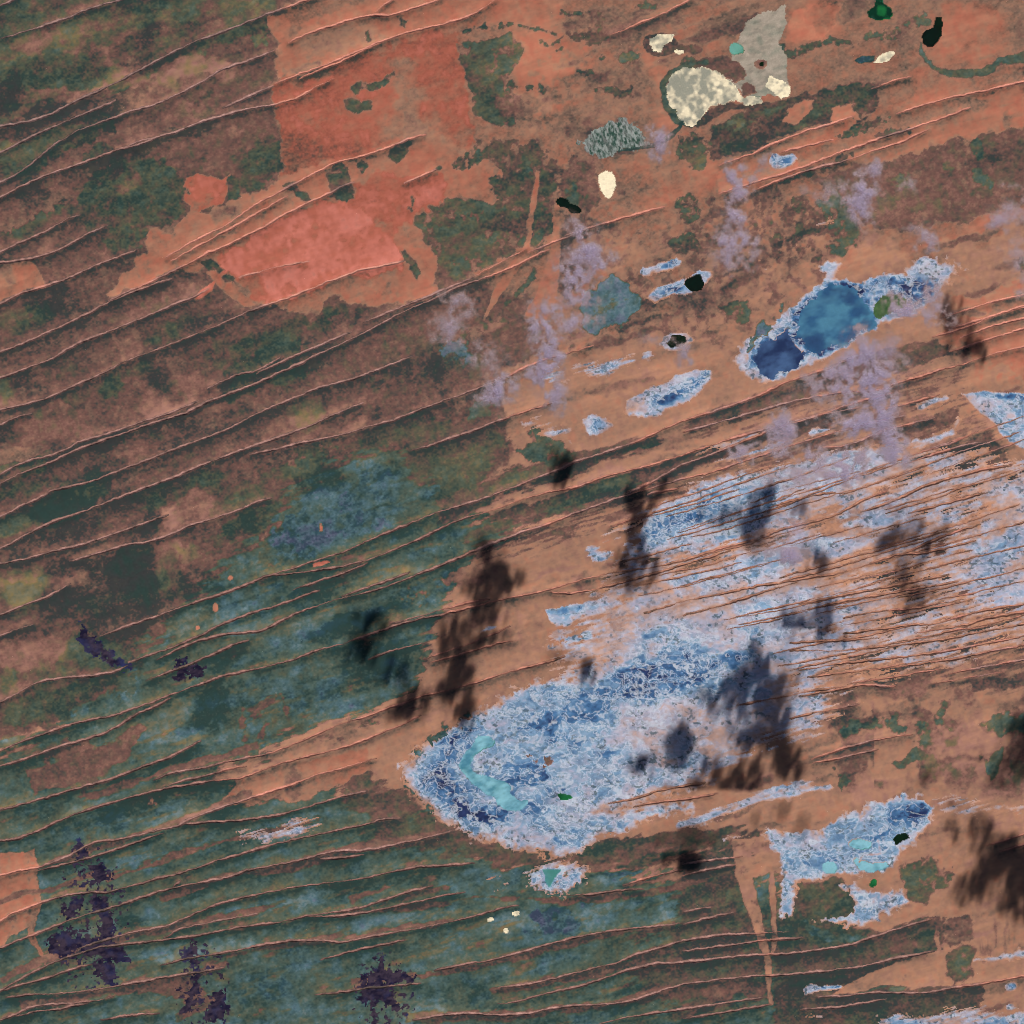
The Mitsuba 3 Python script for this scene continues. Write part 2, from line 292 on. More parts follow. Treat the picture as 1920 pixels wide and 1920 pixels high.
for p in ([(1490, 190), (1525, 185), (1530, 215), (1490, 230), (1470, 225)], [(1560, 205), (1600, 190), (1605, 220), (1560, 230)], [(1490, 20), (1580, 0), (1570, 40), (1550, 75), (1470, 80)]):
    lay(UPPER, p, soft=6, warp=5, u=0.15)
# fire-run tracks of bare sand
TRK = 'straight bare sand runs through the scrub'
for nm, pts, w, lab in (('sand_run', [(1392, 1575), (1395, 1640), (1412, 1700), (1428, 1760), (1440, 1800), (1442, 1860), (1447, 1885)], [36, 30, 24, 18, 12, 8, 7], 'long tan sand run narrowing southwards left of the cracked salt lake'),
                        ('sand_run', [(1448, 1570), (1446, 1640), (1449, 1700), (1452, 1760), (1448, 1790)], [30, 10, 12, 12, 7], 'narrow straight tan sand run just right of the long one'),
                        ('sand_run', [(1770, 1690), (1762, 1720), (1754, 1760), (1768, 1800), (1762, 1850)], [10, 9, 8, 12, 8], 'thin orange sand run beside the tan wedge at lower right'),
                        ('sand_run', [(1700, 1720), (1760, 1712), (1800, 1690), (1830, 1700)], [10, 12, 26, 30], 'orange sand run leading right towards the dark cloud shadow'),
                        ('sand_run', [(1890, 1660), (1905, 1710), (1918, 1760)], [8, 14, 10], 'short sand run at the right edge near the dark shadow'),
                        ('sand_run', [(1008, 320), (1000, 380), (992, 430), (985, 470), (950, 520), (905, 600)], [8, 9, 12, 16, 18, 6], 'pale orange sand run beside dark scrub right of the pink field'),
                        ('sand_run', [(1048, 350), (1042, 420), (1040, 480), (1022, 560), (1000, 600)], [10, 14, 20, 40, 40], 'wide orange sand run below the black pond in the upper middle')):
    patch(nm, 'tan' if pts[0][0] > 1300 else 'orange', band(pts, w), lab, 'sand run', TRK, soft=2, warp=2, u=0.25)
# dark scrub patches with edges of their own
SC = 'dark scrub patches'
for cls, p, lab, k in (
        ('dark', [(860, 85), (900, 72), (935, 68), (960, 58), (980, 85), (976, 112), (955, 148), (948, 165), (962, 195), (970, 238), (935, 236), (890, 208), (884, 185), (872, 145), (862, 110)], 'dark green scrub patch right of the brick red field', dict(soft=2, warp=4, u=0.6)),
        ('dark', [(772, 414), (806, 395), (838, 374), (880, 372), (930, 380), (990, 400), (985, 445), (960, 478), (905, 505), (860, 530), (828, 545), (812, 535), (820, 500), (806, 462), (786, 440)], 'large dark green scrub patch right of the salmon field', dict(soft=3, warp=5, u=0.5)),
        ('dark', [(252, 282), (290, 298), (330, 320), (346, 345), (342, 370), (352, 400), (332, 415), (310, 436), (276, 424), (268, 446), (250, 475), (215, 470), (170, 440), (130, 395), (150, 370), (190, 330), (205, 295)], 'large slate dark scrub patch left of the small red patch', dict(soft=4, warp=6, u=0.75)),
        ('dark', [(430, 295), (470, 280), (520, 250), (524, 320), (480, 345), (440, 375), (418, 382), (430, 345)], 'dark scrub wedge against the left edge of the red field', dict(soft=6, warp=6, u=0.7)),
        ('dark', [(-40, 178), (100, 172), (190, 170), (180, 192), (120, 208), (60, 222), (-40, 236)], 'blackish scrub strip above the second ridge in the upper left', dict(soft=7, warp=5, u=0.95)),
        ('dark', [(30, 310), (110, 262), (150, 236), (212, 214), (218, 240), (160, 268), (100, 300), (60, 335)], 'dark scrub strip between two ridges in the upper left', dict(soft=5, warp=4, u=0.85)),
        ('dark', [(862, 58), (885, 50), (910, 41), (914, 50), (888, 58), (868, 63)], 'small dark scrub streak above the scrub patch by the red field', dict(soft=1.5, warp=2, u=0.8)),
        ('dark', [(658, 168), (668, 155), (712, 155), (730, 138), (742, 132), (744, 142), (722, 166), (690, 172), (662, 178)], 'dark scrub streak inside the brick red field', dict(soft=2, warp=3, u=0.6)),
        ('dark', [(648, 190), (700, 192), (698, 205), (670, 210), (652, 203)], 'dark scrub spot inside the brick red field', dict(soft=3, warp=3, u=0.55)),
        ('dark', [(530, 350), (553, 342), (580, 375), (562, 378), (548, 362)], 'small dark scrub strip across the orange sand ridge', dict(soft=1.5, warp=2, u=0.8)),
        ('dark', [(606, 320), (640, 304), (652, 312), (656, 340), (664, 372), (650, 382), (616, 372), (618, 345)], 'dark scrub square on orange sand above the salmon field', dict(soft=1.5, warp=3, u=0.7)),
        ('dark', [(668, 303), (680, 298), (692, 310), (682, 325), (672, 322)], 'tiny dark scrub square right of the larger one', dict(soft=1.5, warp=2, u=0.7)),
        ('dark', [(730, 280), (752, 265), (768, 262), (770, 275), (752, 295), (742, 306), (728, 294)], 'dark scrub blot on the orange sand below the red field', dict(soft=1.5, warp=3, u=0.7)),
        ('dark', [(372, 490), (392, 487), (420, 507), (412, 514), (388, 505)], 'small dark scrub strip at the left end of the salmon field', dict(soft=1.2, warp=2, u=0.85)),
        ('dark', [(418, 520), (424, 514), (446, 528), (444, 534), (424, 530)], 'tiny dark scrub strip inside the salmon field', dict(soft=1.2, warp=2, u=0.85)),
        ('dark', [(748, 470), (760, 468), (780, 490), (792, 515), (780, 520), (762, 495)], 'narrow dark scrub strip at the right end of the salmon field', dict(soft=1.5, warp=3, u=0.7)),
        ('dark', [(690, 60), (696, 78), (690, 80), (684, 62)], 'tiny dark scrub strip in the orange sand at the top', dict(soft=1.5, warp=2, u=0.8)),
        ('dark', [(750, 32), (764, 38), (760, 52), (748, 46)], 'tiny dark scrub square in the orange sand at the top', dict(soft=1.5, warp=2, u=0.8)),
        ('dark', [(938, 582), (955, 560), (985, 525), (1000, 500), (1004, 520), (975, 552), (960, 572), (945, 588)], 'dark green scrub sliver between two sand runs', dict(soft=1.5, warp=3, u=0.55)),
        ('dark', [(990, 456), (1000, 430), (1008, 405), (1030, 410), (1020, 440), (1005, 456)], 'dark green scrub wedge between sand runs below the black pond', dict(soft=2, warp=4, u=0.55)),
        ('leaf', [(1352, 572), (1372, 566), (1402, 566), (1410, 582), (1404, 600), (1392, 617), (1378, 606), (1358, 600)], 'dark green scrub blot left of the blue lake', dict(soft=2, warp=4, u=0.5)),
        ('leaf', [(1538, 372), (1566, 360), (1592, 375), (1606, 402), (1604, 440), (1606, 462), (1575, 472), (1556, 462), (1550, 430), (1546, 395)], 'dark green scrub patch above the blue lake', dict(soft=7, warp=6, u=0.6, dens=0.85)),
        ('leaf', [(1808, 262), (1830, 258), (1848, 276), (1838, 298), (1826, 284), (1808, 276)], 'upper of two green scrub blots in the upper right', dict(soft=4, warp=5, u=0.5)),
        ('leaf', [(1818, 332), (1838, 316), (1862, 334), (1852, 348), (1830, 346)], 'lower of two green scrub blots in the upper right', dict(soft=3, warp=6, u=0.5)),
        ('leaf', [(1674, 334), (1690, 328), (1702, 338), (1692, 352), (1678, 348)], 'small green scrub blot on the mauve flat', dict(soft=4, warp=5, u=0.5)),
        ('leaf', [(960, 840), (972, 848), (988, 842), (990, 812), (1012, 800), (1040, 826), (1064, 846), (1072, 868), (1036, 880), (998, 872), (976, 862)], 'dark green scrub patch beside the small dark shadow near the centre', dict(soft=4, warp=6, u=0.6)),
        ('leaf', [(1666, 1430), (1700, 1422), (1706, 1396), (1724, 1398), (1740, 1420), (1714, 1430), (1690, 1444)], 'dark teal scrub blot on tan sand at the right', dict(soft=2, warp=4, u=0.45)),
        ('leaf', [(1562, 1442), (1582, 1450), (1598, 1462), (1578, 1484), (1572, 1462)], 'small dark teal scrub blot on tan sand right of the cloud shadow', dict(soft=2, warp=4, u=0.5)),
        ('leaf', [(1836, 1412), (1852, 1420), (1866, 1400), (1878, 1398), (1872, 1430), (1862, 1462), (1850, 1452)], 'dark teal scrub strip on tan sand at the right edge', dict(soft=2, warp=4, u=0.45)),
        ('leaf', [(1842, 1352), (1880, 1338), (1930, 1340), (1930, 1366), (1880, 1374)], 'dark teal scrub streak above the strip at the right edge', dict(soft=5, warp=5, u=0.45)),
        ('leaf', [(1566, 1350), (1620, 1355), (1720, 1340), (1766, 1320), (1768, 1345), (1740, 1390), (1700, 1372), (1640, 1365), (1580, 1385)], 'broken dark teal scrub band on tan sand at the right', dict(soft=9, warp=8, u=0.4, dens=0.7)),
        ('dark', [(1680, 1625), (1740, 1610), (1780, 1625), (1785, 1650), (1740, 1690), (1700, 1680)], 'dark brown green scrub patch right of the cracked salt lake', dict(soft=6, warp=6, u=0.45)),
        ('dark', [(1775, 1795), (1800, 1775), (1825, 1780), (1825, 1830), (1790, 1850), (1776, 1830)], 'dark scrub patch right of the tan wedge', dict(soft=3, warp=3, u=0.55)),
        ('mauve', [(1755, 1725), (1818, 1715), (1822, 1760), (1780, 1780), (1758, 1765)], 'mauve brown scrub square above the dark patch at lower right', dict(soft=3, warp=3, u=0.7)),
        ('leaf', [(1453, 84), (1472, 78), (1474, 100), (1470, 136), (1458, 132), (1460, 105)], 'narrow dark green scrub strip on the right side of the grey clay flat', dict(soft=1.5, warp=2, u=0.7)),
        ('leaf', [(1330, 235), (1345, 228), (1350, 245), (1335, 252)], 'small teal scrub blot below the white clay pan', dict(soft=3, warp=4, u=0.6)),
        ('leaf', [(1160, 105), (1180, 92), (1205, 112), (1190, 118), (1165, 118)], 'small teal scrub patch near the little white pan at the top', dict(soft=3, warp=4, u=0.3, v=0.3)),
        ('leaf', [(880, 760), (930, 755), (935, 775), (900, 790), (870, 785)], 'teal green scrub smudge above the centre', dict(soft=8, warp=6, u=0.4, dens=0.8))):
    k['soft'] = k['soft'] * 1.6 + 1.5
    k['warp'] = k.get('warp', 4) * 1.3
    k['u'] *= 0.85
    patch('scrub_patch', cls, p, lab, 'scrub patch', SC, **{'dens': 0.93, **k})
tone([(880, 120), (960, 80), (960, 140), (900, 170)], du=-0.25, soft=25)
tone([(865, 110), (930, 150), (960, 230), (880, 170)], du=0.25, dv=0.3, soft=12)
GRN = new('desert_scrub', 'dark', 'scattered dark scrub clumps speckling the orange and tan sand', 'scrub', None, 'stuff')
for p, d, s, g in (([(900, 60), (1240, 60), (1300, 260), (1240, 420), (1060, 420), (1000, 250), (940, 160)], 0.22, 40, 'm'), ([(640, 60), (860, 40), (880, 280), (760, 280), (540, 330), (530, 170)], 0.06, 40, 'm'), ([(400, 380), (640, 320), (900, 280), (780, 540), (460, 560)], 0.035, 40, 'f'),
                   ([(1060, 20), (1400, -20), (1380, 60), (1260, 130), (1060, 150)], 0.25, 30, 's'), ([(1340, 240), (1640, 150), (1920, 60), (1920, 240), (1600, 320), (1340, 380)], 0.16, 30, 's'), ([(1090, 420), (1560, 380), (1540, 520), (1350, 640), (1080, 620)], 0.3, 40, 'm'),
                   ([(1200, 860), (1900, 640), (1920, 1250), (1300, 1280)], 0.07, 60, 's'), ([(1480, 1260), (1920, 1290), (1920, 1480), (1560, 1480)], 0.10, 40, 'm'), ([(1860, 1740), (1900, 1720), (1915, 1790), (1840, 1790)], 0.25, 20, 'v')):
    lay(GRN, p, soft=s, dens=d, grain=g, warp=8, u=0.65)
for p in (band([(940, 42), (990, 48), (1040, 62)], 7), band([(1050, 20), (1080, 25), (1110, 22)], 9), band([(1068, 62), (1085, 70), (1110, 75), (1140, 66)], [6, 18, 20, 6]), band([(1012, 80), (1030, 82), (1060, 70)], 5), ell(1100, 135, 16, 5), ell(1128, 105, 8, 8), band([(1115, 175), (1150, 172), (1190, 168)], 13), ell(1055, 92, 10, 4, 30),
          ell(960, 165, 8, 10), ell(990, 165, 10, 8), ell(1014, 165, 8, 10), band([(1470, 102), (1500, 95), (1530, 88), (1560, 76), (1600, 80)], [18, 16, 12, 14, 9]), ell(1286, 165, 26, 60, -10), ell(1300, 280, 34, 30), ell(1308, 300, 20, 24), band([(1460, 340), (1520, 322), (1570, 300), (1600, 290)], [10, 14, 14, 8]),
          band([(1500, 240), (1540, 200), (1640, 175)], [12, 24, 14]), band([(1570, 262), (1600, 245), (1650, 225)], [14, 22, 10]), band([(1640, 255), (1680, 248), (1710, 245)], [6, 12, 8]), band([(1350, 240), (1390, 222), (1440, 208), (1480, 190)], [14, 12, 12, 10]), ell(1405, 268, 14, 8, 20),
          ell(1290, 390, 22, 26), ell(1285, 455, 30, 20), ell(1455, 450, 14, 12), ell(1500, 380, 12, 18), ell(1500, 430, 8, 22), ell(1920, 495, 10, 14), ell(985, 330, 12, 40, 10), ell(880, 300, 30, 14, 20), ell(930, 350, 14, 22), ell(1110, 65, 12, 10), ell(820, 320, 8, 5, 40), ell(774, 378, 4, 10), ell(770, 392, 4, 5)):
    lay(GRN, p, soft=4, dens=0.85, grain='f', warp=5, u=0.55)
BLOT = new('teal_shrubland', 'leaf', 'small teal shrub thickets on the upper plains', 'shrubland', None, 'stuff')
for p in (ell(487, 10, 28, 12), ell(1215, 14, 18, 8), ell(1180, 112, 18, 9), ell(1125, 45, 8, 18), ell(1380, 232, 18, 10, 20), ell(1420, 230, 8, 6), ell(490, 73, 20, 9), band([(1612, 70), (1680, 62), (1740, 30)], [10, 16, 20]), ell(1775, 315, 10, 9), ell(1690, 340, 20, 16), band([(1640, 238), (1672, 228)], 8)):
    lay(BLOT, p, soft=6, dens=0.75, grain='f', warp=5, u=0.2, v=0.35)
# olive and green mottles of the left half
for cx, cy, rx, ry, r, du, dv in ((230, 110, 18, 60, 0, -.2, .8), (250, 90, 10, 70, 0, -.1, .7), (160, 130, 40, 30, 30, .35, .2), (100, 60, 70, 30, 20, -.2, .3), (40, 90, 50, 30, 20, -.15, .1), (60, 150, 60, 20, 10, .3, 0), (310, 60, 20, 50, 0, -.35, 0), (350, 90, 30, 30, 0, -.3, .1), (390, 40, 24, 40, 0, .1, .7), (270, 50, 14, 50, 10, .35, .3),
                                  (330, 130, 60, 16, 25, -.3, 0), (300, 230, 60, 16, 12, .1, .5), (360, 200, 60, 20, 18, -.2, -.2), (470, 200, 40, 30, 0, .1, .3), (60, 400, 70, 30, 25, .0, .6), (40, 430, 50, 20, 10, .1, .4), (200, 450, 20, 30, 0, -.1, .2), (120, 390, 40, 30, 0, 0, .3), (130, 500, 70, 20, 20, -.1, 0), (230, 340, 24, 16, 20, -.45, .5),
                                  (30, 600, 60, 24, 20, -.15, .5), (90, 560, 40, 30, 20, .55, 0), (150, 585, 40, 16, 15, .5, .0), (15, 520, 12, 30, 0, .3, .7), (360, 620, 90, 30, 20, .1, .5), (560, 610, 90, 24, 18, .15, .6), (460, 650, 80, 24, 18, .1, .4), (640, 600, 60, 20, 20, .2, .3), (200, 720, 100, 24, 20, -.1, .5), (300, 720, 20, 50, 45, .55, .2),
                                  (10, 730, 14, 30, 0, -.4, 1.), (45, 720, 24, 20, 0, .4, .2), (400, 690, 90, 20, 18, -.1, .1), (500, 780, 130, 18, 20, .25, .2), (330, 800, 60, 20, 20, .4, .3), (150, 830, 60, 20, 20, .4, -.2), (60, 850, 60, 18, 20, .4, .2), (50, 910, 60, 14, 16, .25, .7), (120, 950, 60, 16, 16, .5, .4), (200, 880, 50, 24, 16, .5, .1),
                                  (25, 985, 36, 22, 10, -.5, 1.), (130, 1000, 60, 16, 16, .45, .0), (230, 940, 30, 24, 16, .55, 0), (270, 990, 30, 20, 16, .5, 0), (300, 930, 60, 20, 18, .3, .5), (40, 1095, 50, 38, 10, -.6, 1.), (100, 1130, 24, 30, 0, .55, .1), (200, 1110, 90, 50, 10, .45, .2), (300, 1100, 60, 40, 10, .35, .7), (60, 1225, 80, 30, 10, -.5, -.3),
                                  (60, 1270, 70, 24, 5, -.1, .5), (200, 1230, 60, 30, 10, .3, .5), (420, 950, 50, 24, 20, -.1, .7), (390, 900, 40, 16, 20, .2, .9), (560, 880, 40, 24, 20, -.1, .8), (860, 880, 60, 40, 20, -.2, .4), (720, 700, 60, 30, 20, .2, .1), (820, 690, 40, 24, 20, .3, .1), (870, 650, 30, 30, 0, .35, .2)):
    tone(ell(cx, cy, rx, ry, r), du, dv, soft=16, warp=10)
# teal plain: lighter blue-grey strips and dark green strips, drawn out along the ridges
for cx, cy, rx, ry, r, du, dv in ((620, 970, 60, 60, 20, .1, .8), (560, 1010, 50, 40, 10, .4, .6), (700, 930, 60, 60, 20, .1, .7), (690, 870, 40, 24, 10, -.2, .4), (760, 900, 40, 30, 10, -.1, .5), (600, 860, 24, 30, 10, .2, .4), (480, 1110, 80, 24, 20, .1, .3), (600, 1090, 60, 14, 18, .1, .2), (400, 1130, 40, 24, 18, -.1, .2), (500, 1140, 60, 12, 18, .4, -.2),
                                  (640, 1140, 120, 14, 18, -.2, .2), (740, 1080, 60, 20, 16, -.25, 0), (560, 1190, 60, 20, 16, .2, .5), (640, 1180, 50, 20, 16, .4, 0), (720, 1130, 80, 16, 18, .3, .1), (690, 1250, 50, 40, 10, .45, .2), (740, 1230, 50, 30, 20, .4, .5), (590, 1300, 60, 36, 10, .2, .7), (640, 1330, 60, 14, 20, -.1, .7), (500, 1260, 60, 10, 16, -.3, .3),
                                  (390, 1330, 44, 30, 30, .5, -.3), (450, 1320, 40, 20, 20, .1, -.2), (280, 1400, 30, 26, 30, .1, .3), (270, 1460, 60, 10, 20, .45, -.3), (330, 1430, 40, 12, 20, .5, -.3), (200, 1380, 60, 30, 20, -.35, -.4), (140, 1430, 50, 30, 20, -.3, -.4), (60, 1530, 50, 20, 10, .3, 0), (90, 1490, 40, 16, 10, .1, .3), (250, 1520, 60, 12, 16, .5, -.2),
                                  (260, 1555, 60, 10, 16, -.1, .7), (380, 1490, 50, 16, 10, .4, .1), (400, 1520, 30, 20, 0, .4, -.3), (530, 1550, 70, 16, 16, -.2, .8), (430, 1590, 60, 16, 10, .3, .4), (270, 1610, 50, 14, 10, -.05, .7), (330, 1620, 60, 16, 10, .3, .1), (120, 1650, 50, 24, 0, -.1, -.2), (480, 1640, 80, 14, 16, .3, -.1), (370, 1670, 60, 16, 16, .45, -.3),
                                  (470, 1700, 60, 16, 14, -.1, .8), (580, 1690, 60, 20, 12, 0, .8), (290, 1720, 40, 16, 10, -.1, .8), (250, 1730, 24, 12, 0, .6, -.4), (420, 1780, 60, 14, 10, -.1, .7), (300, 1790, 40, 12, 10, -.05, .6), (560, 1800, 60, 30, 10, .1, .4), (480, 1850, 60, 40, 0, .2, .2), (560, 1880, 60, 30, 0, .0, .5), (700, 1790, 90, 20, 10, .1, .3),
                                  (30, 1880, 30, 10, 10, .4, -.4), (220, 1900, 50, 16, 10, 0, .5), (860, 1860, 60, 24, 10, .35, -.4), (820, 1800, 60, 16, 10, -.1, .4), (760, 1720, 100, 14, 10, -.1, .6), (680, 1670, 60, 14, 10, .35, -.3), (800, 1640, 80, 12, 10, .2, .1), (900, 1660, 60, 30, 0, -.1, .7), (1000, 1760, 80, 20, 10, .2, .7), (1130, 1710, 70, 24, 10, -.1, .8),
                                  (1060, 1720, 30, 14, -20, .5, .2), (1050, 1800, 60, 14, 14, .1, .6), (1150, 1640, 60, 14, 10, .1, .2), (1250, 1680, 60, 14, 10, .2, -.3), (1200, 1870, 60, 16, 10, .2, -.3), (1340, 1770, 60, 12, 10, .3, -.2), (1500, 1790, 90, 12, 10, .3, -.2), (1480, 1740, 50, 14, 20, .3, .0), (1540, 1720, 80, 16, 10, .1, .1), (1600, 1850, 60, 8, 5, .4, -.2),
                                  (1480, 1870, 40, 24, 0, .2, -.3), (1620, 1880, 70, 16, 5, .3, -.2), (960, 1730, 60, 20, 10, -.3, .3), (60, 1420, 40, 60, 0, .15, -.3), (520, 1340, 40, 30, 0, -.1, .1)):
    tone(ell(cx, cy, rx, ry, r), du, dv, soft=12, warp=8)
BRB = setting('brown_swale', 'brown', 'brown sandy swales beside ridges in the lower left', band([(0, 1690), (90, 1665), (180, 1640)], 10), soft=6, warp=4, grain='s', u=0.3)
for b, w in (([(60, 1470), (140, 1440), (230, 1400), (270, 1360)], [40, 50, 40, 20]), ([(150, 1500), (250, 1470), (370, 1430), (480, 1400)], 12), ([(90, 1620), (220, 1580), (340, 1540), (470, 1490)], 12), ([(200, 1650), (330, 1600), (450, 1570), (600, 1540)], 10), ([(300, 1690), (420, 1640), (560, 1620), (660, 1590), (820, 1570)], 14), ([(0, 1840), (100, 1790), (250, 1750), (420, 1720), (540, 1690)], 14),
             ([(40, 1890), (150, 1870), (330, 1840), (430, 1800)], 16), ([(220, 1850), (330, 1850), (400, 1880), (330, 1910)], [20, 40, 40, 20]), ([(430, 1790), (560, 1770), (700, 1750), (860, 1720)], 10), ([(470, 1340), (500, 1320), (530, 1300), (545, 1350)], [16, 16, 14, 6]), ([(455, 1330), (458, 1370), (462, 1420)], 8), ([(495, 1350), (485, 1385)], 12), ([(660, 1840), (800, 1830), (940, 1800), (1100, 1760), (1260, 1735)], 10),
             ([(920, 1860), (1100, 1830), (1260, 1775)], 14), ([(760, 1910), (900, 1905), (1100, 1890), (1260, 1850)], 16), ([(1060, 1690), (1200, 1675), (1330, 1650)], 14), ([(1080, 1630), (1200, 1620), (1330, 1605)], 8), ([(660, 1690), (740, 1665), (840, 1660)], 8), ([(640, 1720), (760, 1700), (900, 1680), (1060, 1690)], 8), ([(1300, 1860), (1390, 1850), (1430, 1870)], [14, 30, 20])):
    lay(BRB, band(b, w), soft=6, warp=4, grain='s', u=0.35)
# ------------------------------------------------------------------ burnt ground
BURN = 'purple black burn scars on the ground'
for polys, lab in (([[(152, 1168), (162, 1170), (176, 1192), (200, 1216), (222, 1232), (246, 1244), (236, 1252), (212, 1246), (190, 1236), (158, 1220), (150, 1200)]], 'small hook shaped purple black burn scar at the left below the brown plain'),
                   ([[(322, 1246), (338, 1230), (350, 1226), (352, 1240), (380, 1250), (378, 1262), (346, 1272), (326, 1272), (330, 1258)]], 'small purple black burn scar just right of the hook shaped one'),
                   ([[(160, 1640), (172, 1620), (196, 1616), (210, 1632), (200, 1650), (176, 1654)], [(108, 1712), (128, 1690), (150, 1680), (164, 1700), (140, 1716), (118, 1722)], [(166, 1690), (200, 1668), (206, 1700), (214, 1730), (218, 1752), (196, 1760), (188, 1720)], [(84, 1758), (110, 1738), (160, 1748), (190, 1752), (236, 1782), (240, 1800), (214, 1800), (150, 1790), (110, 1796), (92, 1780)], [(176, 1800), (206, 1796), (216, 1830), (204, 1848), (184, 1842), (172, 1820)], [(140, 1800), (160, 1798), (160, 1808), (144, 1810)], [(138, 1600), (150, 1576), (160, 1590), (172, 1606), (150, 1612)]], 'large broken purple black burn scar near the lower left corner'),
                   ([[(342, 1782), (354, 1772), (388, 1776), (388, 1784), (370, 1786), (372, 1830), (368, 1880), (350, 1900), (336, 1896), (352, 1860), (360, 1800), (346, 1792)], [(400, 1860), (414, 1850), (428, 1890), (420, 1918), (384, 1912)]], 'thin upright purple burn scar with a crossbar along the bottom edge'),
                   ([[(672, 1842), (698, 1822), (706, 1796), (714, 1786), (724, 1816), (748, 1824), (776, 1838), (770, 1846), (736, 1848), (738, 1872), (760, 1896), (758, 1910), (722, 1880), (700, 1872), (708, 1920), (700, 1920), (692, 1876), (668, 1870), (680, 1858)]], 'star shaped purple blue burn scar at the bottom left of centre')):
    i = new('burn_scar', 'burn', lab, 'burn scar', BURN)
    for p in polys:
        lay(i, p, soft=8, warp=5, dens=0.95, grain='f', u=0.6)
    if 'broken' in lab or 'upright' in lab or 'star' in lab:
        hull = np.vstack(polys)
        lay(i, ell(*hull.mean(0), *(hull.std(0) * 1.7)), soft=20, warp=6, dens=0.25, grain='f', u=0.3)
for cx, cy, rx, ry, r, du, dv in ((1000, 60, 60, 24, 10, -.35, -.2), (1010, 110, 50, 40, 0, -.3, -.3), (1100, 40, 80, 20, 10, .2, .4), (1180, 60, 60, 20, 10, .1, .6), (1060, 150, 40, 30, 0, -.3, -.3), (1150, 200, 60, 20, 20, -.1, .5), (1060, 230, 40, 30, -40, .2, .3), (1120, 250, 40, 14, 0, .1, .4),
                                  (1180, 150, 60, 16, 0, .2, .4), (1260, 60, 40, 20, 20, -.2, -.3), (1230, 130, 16, 50, 20, -.4, -.4), (1260, 230, 20, 30, -40, -.4, -.4), (1540, 40, 50, 40, 0, -.3, -.4), (1700, 60, 30, 40, 0, .1, .5), (1820, 60, 70, 60, 10, -.35, -.5), (1900, 40, 30, 50, 0, .1, .3), (1560, 120, 40, 20, 10, .2, .4), (1690, 120, 14, 50, 20, .2, .1),
                                  (1600, 170, 60, 16, 16, .2, .5), (1760, 180, 60, 14, 18, -.3, -.4), (1230, 300, 40, 14, 15, -.2, -.2), (1180, 350, 40, 14, 10, .2, .4), (1240, 370, 40, 20, 0, -.2, -.3), (1120, 440, 60, 16, 20, -.15, 0), (1320, 320, 30, 30, 0, -.3, -.2), (1150, 480, 60, 30, 20, -.3, .1), (1420, 420, 40, 30, 0, -.3, 0), (1240, 580, 100, 20, 10, .35, .2),
                                  (1330, 560, 60, 30, 10, .3, .4), (1640, 480, 80, 24, 0, -.3, 0), (1850, 480, 60, 40, 0, -.1, .2), (1860, 420, 50, 30, 10, -.2, -.2), (1700, 380, 100, 20, 10, -.2, -.3), (1740, 330, 80, 40, 10, .05, 0), (1180, 720, 100, 16, 15, -.2, 0), (1440, 1260, 60, 14, 10, .2, .2), (1800, 1400, 80, 50, 10, -.2, .4), (1640, 1480, 60, 24, 10, .0, .5), (1880, 1460, 40, 40, 0, .1, .7)):
    tone(ell(cx, cy, rx, ry, r), du, dv, soft=18, warp=10)
# old fire mosaics: patches of different age in the growth, drawn out along the ridges, a few running south
mos = np.random.default_rng(41)
BARE = [(400, 300), (520, 60), (890, 60), (880, 290), (830, 560), (480, 580), (380, 510), (280, 480)]
for k in range(330):
    cx, cy = mos.uniform(-20, 1940), mos.uniform(-20, 1940)
    west = cx < 1010 - 0.15 * abs(cy - 900)
    if not west and mos.uniform() < 0.45 or sdf(BARE, np.array([cx]), np.array([cy]))[0] > -40:
        continue
    rx, ry = mos.uniform(14, 85), mos.uniform(6, 26)
    rot = mos.normal(17, 5) if mos.uniform() < 0.85 else mos.normal(85, 12)
    tone(ell(cx, cy, rx, ry, rot, 9), (mos.choice([-.28, -.18, .16, .26]) if west else mos.choice([-.2, .2, .34])) , mos.choice([-.2, 0, .3, .55]), soft=mos.uniform(2, 7), warp=9)
for k in range(150):                              # grey green streaks of herbage between the small ridges of the tan country
    cx, cy = mos.uniform(1020, 1940), mos.uniform(440, 1930)
    tone(ell(cx, cy, mos.uniform(18, 80), mos.uniform(3, 9), mos.normal(15, 4), 9), mos.choice([.22, .34, .45, -.15]), mos.choice([0, .4, .8]), soft=mos.uniform(2, 6), warp=7)
for k in range(56):
    cx, cy = mos.uniform(-20, 700), mos.uniform(-20, 1250)
    if sdf(BARE, np.array([cx]), np.array([cy]))[0] > -70:
        continue
    tone(ell(cx, cy, mos.uniform(35, 110), mos.uniform(14, 42), mos.normal(18, 8), 8), mos.choice([-.36, -.22, .3, .4]), mos.choice([-.3, 0, .5, .8]), soft=mos.uniform(2, 5), warp=10)
